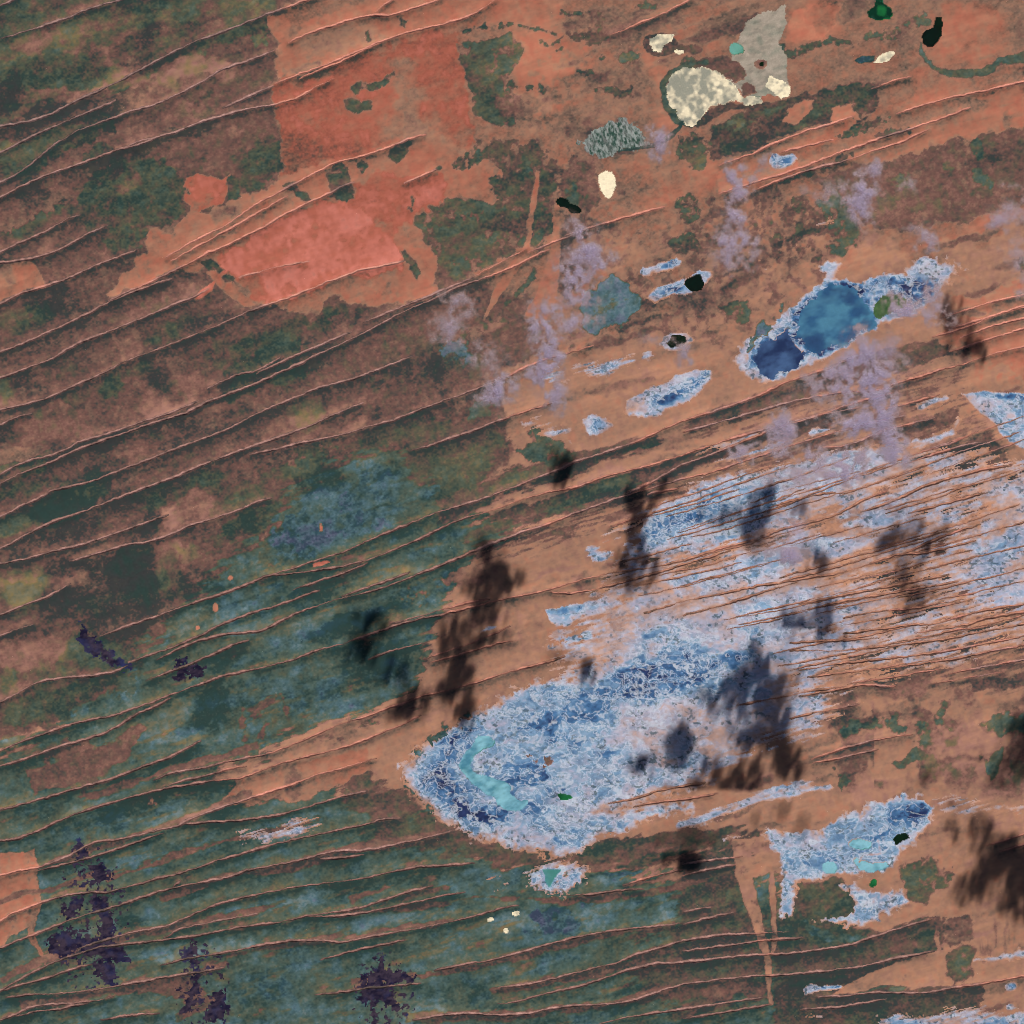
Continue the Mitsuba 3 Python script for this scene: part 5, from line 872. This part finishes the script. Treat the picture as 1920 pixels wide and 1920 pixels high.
def salt_tones(p, n, uv):
    n1 = mikit.fbm(p.x / 60.0, p.y / 48.0, 3.0, 3)
    w1 = mikit.fbm(p.x / 240.0, p.y / 180.0, 8.0, 4) - 0.5
    w2 = mikit.fbm(p.x / 240.0, p.y / 180.0, 18.0, 4) - 0.5
    q = mikit.fbm(p.x / 560.0 + 2.2 * w1, p.y / 330.0 + 2.2 * w2, 28.0, 3)       # pools and shoals, drawn out by drifting brine
    r = mikit.fbm(p.x / 190.0 + 1.8 * w2, p.y / 130.0 - 1.8 * w1, 38.0, 3)
    h = dr.clip(uv.y + 3.0 * (q - 0.5) + 1.3 * (r - 0.5) + 0.35 * (n1 - 0.5), 0, 5)
    t = dr.clip(uv.x + 0.9 * (n1 - 0.5) + 0.7 * w2, 0, 1)
    col = mi.Color3f(0)
    for k, (c0, c1) in enumerate(_salt):
        col += dr.maximum(0, 1 - dr.abs(h - k)) * (c0 * (1 - t) + c1 * t)
    vein = dr.maximum(dr.clip(1 - dr.abs(q - 0.47) * 36.0, 0, 1), dr.clip(1 - dr.abs(r - 0.5) * 18.0, 0, 1) * 0.8)
    vein = dr.maximum(vein, dr.clip(1 - dr.abs(q - 0.58) * 34.0, 0, 1))
    col = mikit.mix(col, _vein, vein * dr.clip(h - 1.3, 0, 1) * 0.7)
    speck = mikit.smoothstep(0.58, 0.70, mikit.fbm(p.x / 58.0, p.y / 46.0, 21.0, 2)) * dr.clip(h - 0.6, 0, 1) * dr.clip(3.6 - h, 0, 1) * dr.clip(0.25 + 5.0 * w2, 0, 0.75)
    return mikit.mix(col, _bush, speck)


for _k in SALTS:
    scene[_k] = {'type': 'diffuse', 'reflectance': mikit.proc(salt_tones)}
ground_bsdf('reed', (92, 122, 76), (44, 76, 46), (60, 90, 60), 50, .8, .3, seed=24.)
ground_bsdf('bluelake', (76, 126, 158), (50, 90, 132), (44, 62, 102), 130, 1.1, .7, grain=.12, seed=13.)
ground_bsdf('brine', (68, 94, 138), (38, 52, 90), (88, 116, 156), 130, 1.0, .5, grain=.12, seed=25.)
ground_bsdf('turq', (132, 186, 206), (74, 130, 158), (70, 130, 126), 90, .9, .4, grain=.14, seed=14.)
ground_bsdf('blackpond', (14, 34, 30), (5, 14, 14), (20, 44, 18), 60, .3, .3, grain=.1, seed=15.)
ground_bsdf('greenpond', (34, 116, 66), (16, 52, 40), (110, 168, 160), 70, .4, .3, grain=.1, seed=16.)
ground_bsdf('cream', (250, 236, 208), (224, 210, 186), (150, 150, 140), 30, .7, 1.2, grain=.14, seed=17.)
ground_bsdf('greyclay', (172, 160, 150), (128, 122, 114), (104, 122, 112), 60, .7, .7, seed=18.)
ground_bsdf('burn', (66, 56, 72), (30, 27, 50), (46, 52, 92), 50, 1.0, .8, seed=19.)
ground_bsdf('streak', (46, 74, 68), (142, 150, 150), (160, 150, 156), 60, 1.25, .6, stretch=.5, seed=21.)


def shape(key, verts, faces, bsdf, normals=None, uv=None, **more):
    path = meshkit.write_ply((verts, faces), normals is None, uv, None, normals)
    scene[key] = {'type': 'ply', 'filename': path, 'face_normals': False, 'bsdf': {'type': 'ref', 'id': bsdf}, **more}


def key_for(name):
    k, n = name, 1
    while k in scene:
        k = '%s_%03d' % (name, n)
        n += 1
    return k


def tag(key, label, cat=None, group=None, kind=None):
    labels[key] = {k: v for k, v in (('label', label), ('category', cat), ('group', group), ('kind', kind)) if v}


# strays of a soil patch go to whatever surrounds them, so that each patch is one piece
for k in range(len(names)):
    if (klass[k] in SOILS or klass[k] in SALTS) and text[k][1] and text[k][3] is None:
        parts, n = ndimage.label(OBJ == k)
        if n > 1:
            area = ndimage.sum_labels(np.ones_like(parts), parts, np.arange(n + 1))
            area[0] = 0
            lost = (parts > 0) & (parts != area.argmax())
            if klass[k] in SALTS:                    # loose flakes of crust count with the thin crust round them
                OBJ[lost] = SPK
                continue
            near = ndimage.distance_transform_edt(OBJ == k, return_distances=False, return_indices=True)
            OBJ[lost] = OBJ[near[0], near[1]][lost]

# every cover becomes a mesh of its own cells of the survey grid
cells = OBJ[:-1, :-1].ravel()
order = np.argsort(cells, kind='stable')
cut = np.searchsorted(cells[order], np.arange(len(names) + 1))
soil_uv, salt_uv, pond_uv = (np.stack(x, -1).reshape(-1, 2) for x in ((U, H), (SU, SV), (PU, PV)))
for k, name in enumerate(names):
    c = order[cut[k]:cut[k + 1]]
    if not len(c):
        continue
    r, q = np.divmod(c, NV - 1)
    a = r * NV + q
    quads = np.stack([a + NV, a + NV + 1, a + 1, a], 1)
    used, inv = np.unique(quads.ravel(), return_inverse=True)
    quads = inv.reshape(-1, 4)
    f = np.vstack([quads[:, [0, 1, 2]], quads[:, [0, 2, 3]]])
    key = key_for(name)
    soil = klass[k] in SOILS
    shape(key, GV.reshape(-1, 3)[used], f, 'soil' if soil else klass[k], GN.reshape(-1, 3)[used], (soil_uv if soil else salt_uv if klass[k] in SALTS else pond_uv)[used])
    tag(key, *text[k])

# the desert beyond the surveyed square: the same country carries on, then an even plain to the horizon
APRON, AS = 1200.0, 15.0
ga = np.arange(LO - APRON, HI + APRON + 1, AS)
ax_, ay_ = np.meshgrid(ga, ga)
mirror = lambda v: np.clip(np.rint((np.where(v < LO, 2 * LO - v, np.where(v > HI, 2 * HI - v, v)) - LO) / STEP).astype(int), 0, NV - 1)
mi_, mj_ = mirror(ay_ + 40 * (fbm2(ax_ / 60, ay_ / 60, 3, 77) - .5)), mirror(ax_ + 40 * (fbm2(ax_ / 60, ay_ / 60, 3, 78) - .5))
out_ = np.clip((np.maximum.reduce([LO - ax_, ax_ - HI, LO - ay_, ay_ - HI]) - 500) / 600.0, 0, 1)
auv = np.stack([U[mi_, mj_] * (1 - out_) + .45 * out_, H[mi_, mj_] * (1 - out_) + 5.2 * out_], -1).reshape(-1, 2)
axy = ground_xy(ax_, ay_)
n_ = len(ga)
ii, jj_ = np.meshgrid(np.arange(n_ - 1), np.arange(n_ - 1), indexing='ij')
beyond = ~((ga[ii] >= LO) & (ga[ii] < HI) & (ga[jj_] >= LO) & (ga[jj_] < HI))
c = (ii * n_ + jj_)[beyond]
quads = np.stack([c + n_, c + n_ + 1, c + 1, c], 1)
shape('outer_desert', np.stack([axy[0].ravel(), axy[1].ravel(), np.zeros(n_ * n_)], 1), np.vstack([quads[:, [0, 1, 2]], quads[:, [0, 2, 3]]]), 'soil', np.tile([0, 0, 1.0], (n_ * n_, 1)), auv)
tag('outer_desert', 'desert plain carrying on round the dune country', kind='structure')
far = 240000.0
ex0, ey0 = ground_xy(ga[0], ga[-1])
ex1, ey1 = ground_xy(ga[-1], ga[0])
ring = np.array([[ex0, ey0, 0], [ex1, ey0, 0], [ex1, ey1, 0], [ex0, ey1, 0]] + [[x, y, 0.0] for x, y in ((-far, -far), (far, -far), (far, far), (-far, far))])
rf = np.array([[4, 5, 1], [4, 1, 0], [5, 6, 2], [5, 2, 1], [6, 7, 3], [6, 3, 2], [7, 4, 0], [7, 0, 3]])
shape('far_desert', ring, rf, 'soil', np.tile([0, 0, 1.0], (8, 1)), np.tile([0.45, 5.2], (8, 1)))
tag('far_desert', 'endless brown desert plain beyond the dune country', kind='structure')

# ------------------------------------------------------------------ dune ridges: gentle north flank, steep slip face to the south
OFF = np.array([-36.0, -23.0, -13.0, -5.0, 0.0, 8.0, 18.0, 29.0, 38.0])      # metres north (-) to south (+) of the crest
RISE = np.array([-0.10, 0.16, 0.46, 0.82, 1.0, 0.80, 0.42, 0.10, -0.12])
TONE = dict(tan=(.42, 1.15), orange=(.14, 1.0), red=(.14, 1.0), pink=(.08, .8), brown=(.53, .25), dark=(.56, .0), teal=(.66, .35), mauve=(.38, .15), salt=(.5, 1.9), mud=(.55, 1.9), leaf=(.8, .5), burn=(.9, .1), slate=(.45, .7))
rng = np.random.default_rng(7)
count = {}


def spline(p, step):
    d = np.concatenate([[0], np.cumsum(np.linalg.norm(np.diff(p, axis=0), axis=1))])
    t = np.linspace(0, d[-1], max(int(d[-1] / step), 4) + 1)
    q = np.stack([np.interp(t, d, p[:, k]) for k in (0, 1)], 1)
    w = max(int(14 / step), 1)
    pad = np.vstack([np.repeat(q[:1], w, 0), q, np.repeat(q[-1:], w, 0)])
    ker = np.hanning(2 * w + 3)[1:-1]
    ker /= ker.sum()
    sm = np.stack([np.convolve(pad[:, k], ker, 'valid') for k in (0, 1)], 1)
    sm[0], sm[-1] = p[0], p[-1]
    return sm, t


def where(x, y):
    v = 'upper' if y < 520 else ('middle' if y < 1180 else 'lower')
    h = 'left' if x < 640 else ('centre' if x < 1240 else 'right')
    return v, h


LOOK = dict(orange='bright orange', red='bright orange', pink='pinkish orange', tan='fine tan', brown='reddish brown', dark='pale mauve', teal='thin brown', mauve='pale mauve', salt='low orange', mud='low orange', leaf='thin brown', burn='purplish brown')
SIGHTS = [('the brick red field', 700, 190), ('the salmon field', 600, 460), ('the ragged red patch', 385, 360), ('the slate dark scrub patch', 260, 370), ('the blackish scrub strip', 90, 200), ('the left edge sand patch', 40, 525), ('the left blue flat', 610, 990), ('the hooked scar', 190, 1210),
          ('the small second scar', 350, 1250), ('the broken scar', 170, 1710), ('the upright scar', 365, 1840), ('the star shaped scar', 720, 1845), ('the lower left sand patch', 30, 1680), ('the sand wedge', 540, 1460), ('the turquoise pool', 900, 1440), ('the triangular pan', 1035, 1645),
          ('the two tiny white pans', 945, 1718), ('the long tan sand run', 1420, 1720), ('the cracked salt lake', 1600, 1590), ('the tan wedge', 1680, 1825), ('the right edge shadow', 1890, 1650), ('the small black shadow', 1056, 890), ('the elongated salt pan', 1255, 740), ('the small round salt pan', 1122, 795), ('the rimmed pan', 1270, 638), ('the blue lake', 1560, 600),
          ('the right edge lake', 1880, 780), ('the big white flat', 1380, 950), ('the lilac flat', 1090, 1145), ('the largest shadow', 1430, 1330), ('the long white flat', 1400, 1060), ('the egg shaped pan', 1138, 345), ('the white clay pan', 1320, 180), ('the tiny blue salt pan', 1466, 301), ('the black teardrop pond', 1748, 60), ('the two green scrub blots', 1838, 305),
          ('the short crust strip', 1570, 1212), ('the dark teal blot', 1700, 1420), ('the tiny orange pan', 432, 1084), ('the big scrub patch', 900, 450), ('the slate blue flat', 1140, 575), ('the grey mauve flat', 360, 220), ('the central scrub patch', 1010, 840), ('the left mauve flat', 100, 800), ('the tiny white ringed pan', 1896, 1848), ('the shadow chain', 880, 1220)]
used_labels = set()


def dune_label(q, kl):
    look = LOOK.get(max(set(kl), key=kl.count), 'fine tan')
    span = np.linalg.norm(q[-1] - q[0])
    size = 'short' if span < 150 else ('long' if span > 600 else 'slender')
    near = []
    for name, x, y in SIGHTS:
        d = np.linalg.norm(q - [x, y], axis=1)
        k = int(d.argmin())
        dx, dy = q[k] - [x, y]
        near.append((d[k], name, ('left of' if dx < 0 else 'right of') if abs(dx) > 1.2 * abs(dy) else ('above' if dy < 0 else 'below')))
    near.sort()
    for (_, n1, r1), (_, n2, r2) in [(near[0], near[0])] + [(near[i], near[i]) for i in range(1, 4)] + [(near[i], near[j]) for i in range(8) for j in range(i + 1, 9)]:
        lab = '%s %s dune ridge %s %s' % (size, look, r1, n1) + ('' if n1 == n2 else ', %s %s' % (r2, n2))
        if lab not in used_labels and len(lab.split()) <= 16:
            break
    used_labels.add(lab)
    return lab


for num, p in enumerate(DUNES):
    q, t = spline(p, 1.6)
    n = len(q)
    tan_ = np.gradient(q, axis=0)
    tan_ /= np.linalg.norm(tan_, axis=1, keepdims=True)
    south = np.stack([-tan_[:, 1], tan_[:, 0]], 1)
    south *= np.sign(south[:, 1:2] + 1e-9)
    sd = int(rng.integers(1, 9999))
    wob = (fbm2(t / 13.0, t * 0 + 3.3, 3, sd) - 0.5) * 3.6 + (fbm2(t / 3.4, t * 0 + 1.3, 3, sd + 5) - 0.5) * 1.7
    size = (0.30 + 1.0 * fbm2(t / 30.0, t * 0 + 8.1, 4, sd + 9)) * np.clip(0.35 + 3.2 * (fbm2(t / 75.0, t * 0 + 5.7, 3, sd + 12) - .24), 0.35, 1.1) * BULK[num]
    fade = np.clip(np.minimum(t, t[-1] - t) / min(34.0, t[-1] / 3), 0, 1) ** 0.7
    mid = q + south * wob[:, None]
    wide = size * (0.55 + 0.45 * fade)
    tall = 19.0 * size * (0.12 + 0.88 * fade) * (0.75 + 0.5 * fbm2(t / 6.0, t * 0 + 4.1, 2, sd + 2))
    off = OFF[None] * wide[:, None] + 5.0 * (fbm2(t[:, None] / 2.6 + np.zeros((1, len(OFF))), np.arange(len(OFF))[None] * 1.7 + t[:, None] * 0, 2, sd + 3) - 0.5) * (np.abs(OFF) > 1)
    m = mid[:, None, :] + south[:, None, :] * off[:, :, None] / 10.0
    z = ground_z(m[..., 0], m[..., 1]) + RISE[None] * tall[:, None] - 0.25
    x, y = ground_xy(m[..., 0], m[..., 1])
    i, j = np.meshgrid(np.arange(n - 1), np.arange(len(OFF) - 1), indexing='ij')
    a = i * len(OFF) + j
    f = np.stack([a + 1, a + len(OFF) + 1, a + len(OFF), a], -1).reshape(-1, 4)
    gi = np.clip(((mid - LO) / STEP).astype(int), 0, NV - 1)
    kl = [klass[o] for o in OBJ[gi[:, 1], gi[:, 0]]]
    tv = np.array([TONE.get(c, (.3, .1)) for c in kl])
    ker = np.ones(15) / 15
    tv = np.stack([np.convolve(np.pad(tv[:, c], 7, mode='edge'), ker, 'valid') for c in (0, 1)], 1)
    crest = np.repeat(tv[:, None, :], len(OFF), 1)
    crest[..., 0] += 0.75 * (fbm2(t / 9.0, t * 0 + 2.2, 3, sd + 7)[:, None] - 0.5)
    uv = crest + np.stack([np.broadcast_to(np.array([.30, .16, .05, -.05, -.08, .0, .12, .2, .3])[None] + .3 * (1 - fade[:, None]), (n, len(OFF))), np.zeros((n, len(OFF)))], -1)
    key = key_for('dune_ridge')
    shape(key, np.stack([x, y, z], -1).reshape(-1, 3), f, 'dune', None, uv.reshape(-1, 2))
    tag(key, dune_label(q[::4], kl), 'dune ridge', 'long parallel dune ridges')

# ------------------------------------------------------------------ clouds: thin lavender cirrus tufts five kilometres up
BASE, THICK = 4880.0, 230.0
TOSUN = SUN[:2] / SUN[2] * (BASE + THICK / 2)    # from a shadow to its cloud
CLOUDS = [
    ('lavender cloud wisp above the slate flat between the sand run and the ragged pan', [(922, 1065, 22, 40, 20, 1.6), (950, 1095, 20, 26, 20, 2.), (905, 1115, 26, 34, 20, 2.2), (890, 1150, 20, 26, 10, 1.), (925, 1150, 26, 24, 0, 1.1), (850, 1200, 22, 44, -10, 1.9), (900, 1215, 44, 16, 15, 1.), (858, 1270, 26, 46, 0, 1.8), (840, 1300, 24, 20, 0, 1.4), (770, 1325, 34, 26, 40, 1.7), (870, 1340, 24, 24, 0, 1.4), (780, 1310, 16, 30, 40, 1.3), (695, 1170, 24, 20, 10, .9), (680, 1215, 30, 34, 0, .8), (740, 1260, 40, 26, 0, .5)]),
    ('small faint cloud puff above the orange plain right of the egg shaped pan', [(1056, 880, 16, 22, 10, 2.6), (1050, 905, 12, 14, 0, 1.6)]),
    ('faint cloud streak above the tan sand left of the dark green scrub', [(1190, 935, 14, 18, 0, 1.7), (1200, 965, 24, 20, 20, 1.6), (1190, 1005, 18, 20, 0, 1.4), (1180, 1060, 28, 34, 0, 1.2), (1212, 1065, 26, 16, 0, 1.3), (1230, 935, 40, 10, 15, .5), (1180, 1090, 30, 20, 0, .8), (1240, 915, 12, 18, 0, .7)]),
    ('upright lavender cloud streak above the dark green scrub over the blue lake', [(1425, 965, 22, 24, 0, 1.8), (1415, 1000, 24, 26, 0, 1.6), (1430, 935, 14, 12, 0, 1.1), (1448, 930, 12, 18, 20, .9), (1390, 960, 30, 14, 0, .6), (1350, 970, 40, 14, 0, .5), (1500, 960, 12, 12, 0, .7), (1425, 1030, 16, 20, 0, .6)]),
    ('brightest lavender cloud column right of the middle below the blue lake', [(1412, 1222, 16, 16, 0, 1.6), (1422, 1262, 34, 24, 0, 2.6), (1432, 1300, 36, 24, 0, 2.6), (1410, 1330, 30, 22, 0, 1.6), (1440, 1335, 30, 24, 0, 2.8), (1450, 1370, 30, 26, 0, 2.4), (1415, 1385, 44, 18, 15, 2.), (1470, 1410, 26, 26, 0, 1.5), (1480, 1445, 26, 22, 0, 1.4), (1350, 1310, 40, 26, 20, 1.2), (1470, 1250, 20, 30, 0, .9), (1380, 1465, 44, 22, 0, 1.9), (1330, 1440, 30, 16, 0, .9), (1400, 1440, 30, 18, 0, 1.1), (1275, 1390, 20, 34, 0, 1.1), (1270, 1420, 26, 24, 0, 1.), (1210, 1430, 30, 16, 0, 1.), (1200, 1440, 16, 16, 0, .8), (1360, 1370, 30, 20, 0, .5), (1300, 1480, 70, 14, 10, .6), (1390, 1290, 30, 14, 0, 1.3), (1440, 1280, 40, 12, 0, 1.6)]),
    ('low faint cloud streak over the long white salt flat', [(1296, 1572, 22, 18, 0, 5.5), (1298, 1602, 22, 20, 0, 6.), (1255, 1600, 26, 22, 0, 1.), (1310, 1570, 18, 14, 0, 1.), (1465, 1525, 16, 14, 0, 1.1), (1510, 1538, 10, 10, 0, .9), (1425, 1540, 10, 14, 0, .6), (1500, 1562, 12, 10, 0, .5), (1240, 1570, 20, 16, 0, .6)]),
    ('faint pinkish cloud veil near the right edge above the mauve flat', [(1690, 1010, 34, 22, 0, .6), (1715, 992, 30, 14, 0, .8), (1745, 1030, 18, 14, 0, .9), (1660, 1020, 20, 14, 0, .9), (1700, 1075, 24, 30, 0, .5), (1690, 1090, 26, 20, 0, .6), (1715, 1120, 30, 24, 0, .45), (1712, 1150, 16, 16, 0, .7), (1770, 1010, 16, 30, 0, .5), (1690, 960, 20, 10, 0, .5)]),
    ('thin white cloud smear beside the salt spray above the blue lake', [(1525, 1052, 20, 16, 10, 1.7), (1510, 1035, 18, 10, 0, 1.1), (1540, 1070, 14, 10, 0, 1.), (1480, 1165, 20, 22, 0, 1.5), (1500, 1180, 30, 20, 0, 1.3), (1545, 1150, 24, 24, 0, .9), (1545, 1185, 20, 14, 0, .8), (1550, 1200, 40, 12, 0, .6)]),
    ('tiny cloud tuft above the small rimmed pan near the centre', [(1096, 1245, 14, 14, 0, 1.5), (1100, 1270, 12, 14, 0, .9), (1050, 1230, 30, 12, 0, .5)]),
    ('high cloud tuft out of the frame past the upper right corner', [(1778, 590, 14, 26, 0, 1.5), (1800, 620, 18, 20, 0, .8), (1822, 655, 16, 16, 0, 1.5), (1843, 667, 10, 8, 0, 1.), (1790, 655, 16, 20, 0, .6)]),
    ('cloud bank beyond the right edge of the frame', [(1870, 1620, 34, 30, 0, 1.9), (1905, 1640, 36, 34, 0, 2.2), (1880, 1600, 40, 24, 0, 1.5), (1835, 1570, 18, 26, 0, 1.), (1830, 1660, 28, 28, 0, 1.3), (1810, 1680, 20, 16, 0, 1.2), (1900, 1690, 30, 20, 0, 1.2), (1850, 1640, 20, 24, 0, .9), (1785, 1530, 14, 20, 0, 1.1), (1850, 1560, 14, 20, 0, .8), (1790, 1560, 14, 14, 0, .6), (1930, 1660, 40, 60, 0, 2.2)]),
    ('cloud wisp beyond the right edge beside the tan sand', [(1910, 1370, 30, 30, 0, .7), (1890, 1440, 40, 40, 0, .5), (1930, 1400, 30, 60, 0, .8), (1740, 1460, 40, 12, 0, .25)]),
]
VOX = 1.5                                        # 15 m voxels
boxes = []
for lab, puffs in CLOUDS:
    pf = np.array(puffs, float)
    a = np.floor((pf[:, :2] - 1.75 * pf[:, 2:4].max(1, keepdims=True)).min(0))
    b = np.ceil((pf[:, :2] + 1.75 * pf[:, 2:4].max(1, keepdims=True)).max(0))
    nx, ny = (max(int((b[k] - a[k]) / VOX), 4) for k in (0, 1))
    nz = 5
    gx, gy = a[0] + (np.arange(nx) + .5) / nx * (b[0] - a[0]), b[1] - (np.arange(ny) + .5) / ny * (b[1] - a[1])   # rows run northwards
    gx, gy = np.meshgrid(gx, gy)
    d = np.zeros((ny, nx))
    jx, jy = gx + 26 * (fbm2(gx / 18., gy / 24., 5, 901, .6) - .5) * 2, gy + 26 * (fbm2(gx / 20., gy / 26., 5, 911, .6) - .5) * 2
    for cx, cy, rx, ry, rot, tau in puffs:
        c_, s_ = math.cos(math.radians(rot)), math.sin(math.radians(rot))
        ex, ey = (jx - cx) * c_ - (jy - cy) * s_, (jx - cx) * s_ + (jy - cy) * c_
        r = np.sqrt((ex / rx) ** 2 + (ey / ry) ** 2) / 1.12
        d = np.maximum(d, tau * np.clip(1.15 - r, 0, 1) ** 1.1) + 0.15 * tau * np.clip(1.15 - r, 0, 1) + 0.07 * tau * np.clip(1.3 - r * .7, 0, 1)
    d *= np.clip(5.6 * fbm2(gx / 11., gy / 12., 5, 921, .62) - 2.0, .05, 2.4)
    edge = np.minimum.reduce([gx - a[0], b[0] - gx, gy - a[1], b[1] - gy])
    d *= np.clip(edge / 12.0, 0, 1)
    zz = (np.arange(nz) + .5) / nz
    prof = np.clip(1.25 - np.abs(zz - .5) * 1.6, 0, 1)
    g = (d[None] * prof[:, None, None]).astype(np.float32)
    streaks = np.array([np.clip((fbm2((gx + k * .4) / 3.4, (gy - k * .6) / 5.0, 3, 941) - .43) * 5.0, .05, 1.3) for k in range(nz)])      # upright filaments, shaped in so thin clouds cast darker shadows
    g = (np.minimum(g, 2.0) * (0.14 * streaks + 0.56)).astype(np.float32)
    x0, y0 = ground_xy(a[0], b[1])
    x1, y1 = ground_xy(b[0], a[1])
    lo = np.array([x0 + TOSUN[0], y0 + TOSUN[1], BASE])
    hi = np.array([x1 + TOSUN[0], y1 + TOSUN[1], BASE + THICK])
    boxes.append((lo, hi))
    key = key_for('cloud')
    med = key + '_air'
    scene[med] = {'type': 'heterogeneous', 'albedo': {'type': 'rgb', 'value': [0.86, 0.86, 0.975]}, 'scale': 4.4 / THICK, 'phase': {'type': 'hg', 'g': 0.6},
                  'sigma_t': {'type': 'gridvolume', 'grid': mi.VolumeGrid(g), 'filter_type': 'trilinear', 'to_world': T().translate(lo.tolist()).scale((hi - lo).tolist())}}
    scene[key] = {'type': 'cube', 'to_world': T().translate(((lo + hi) / 2).tolist()).scale(((hi - lo) / 2).tolist()), 'bsdf': {'type': 'null'}, 'interior': {'type': 'ref', 'id': med}}
    tag(key, lab, 'cloud', 'thin lavender clouds over the plain')
for i in range(len(boxes)):
    for j in range(i):
        if all(boxes[i][0][k] < boxes[j][1][k] and boxes[j][0][k] < boxes[i][1][k] for k in (0, 1)):
            print('overlap', i, j)
print(len(names), 'covers', len(DUNES), 'dunes', sum(len(v[1]) for v in meshkit.WRITTEN.values()), 'triangles')
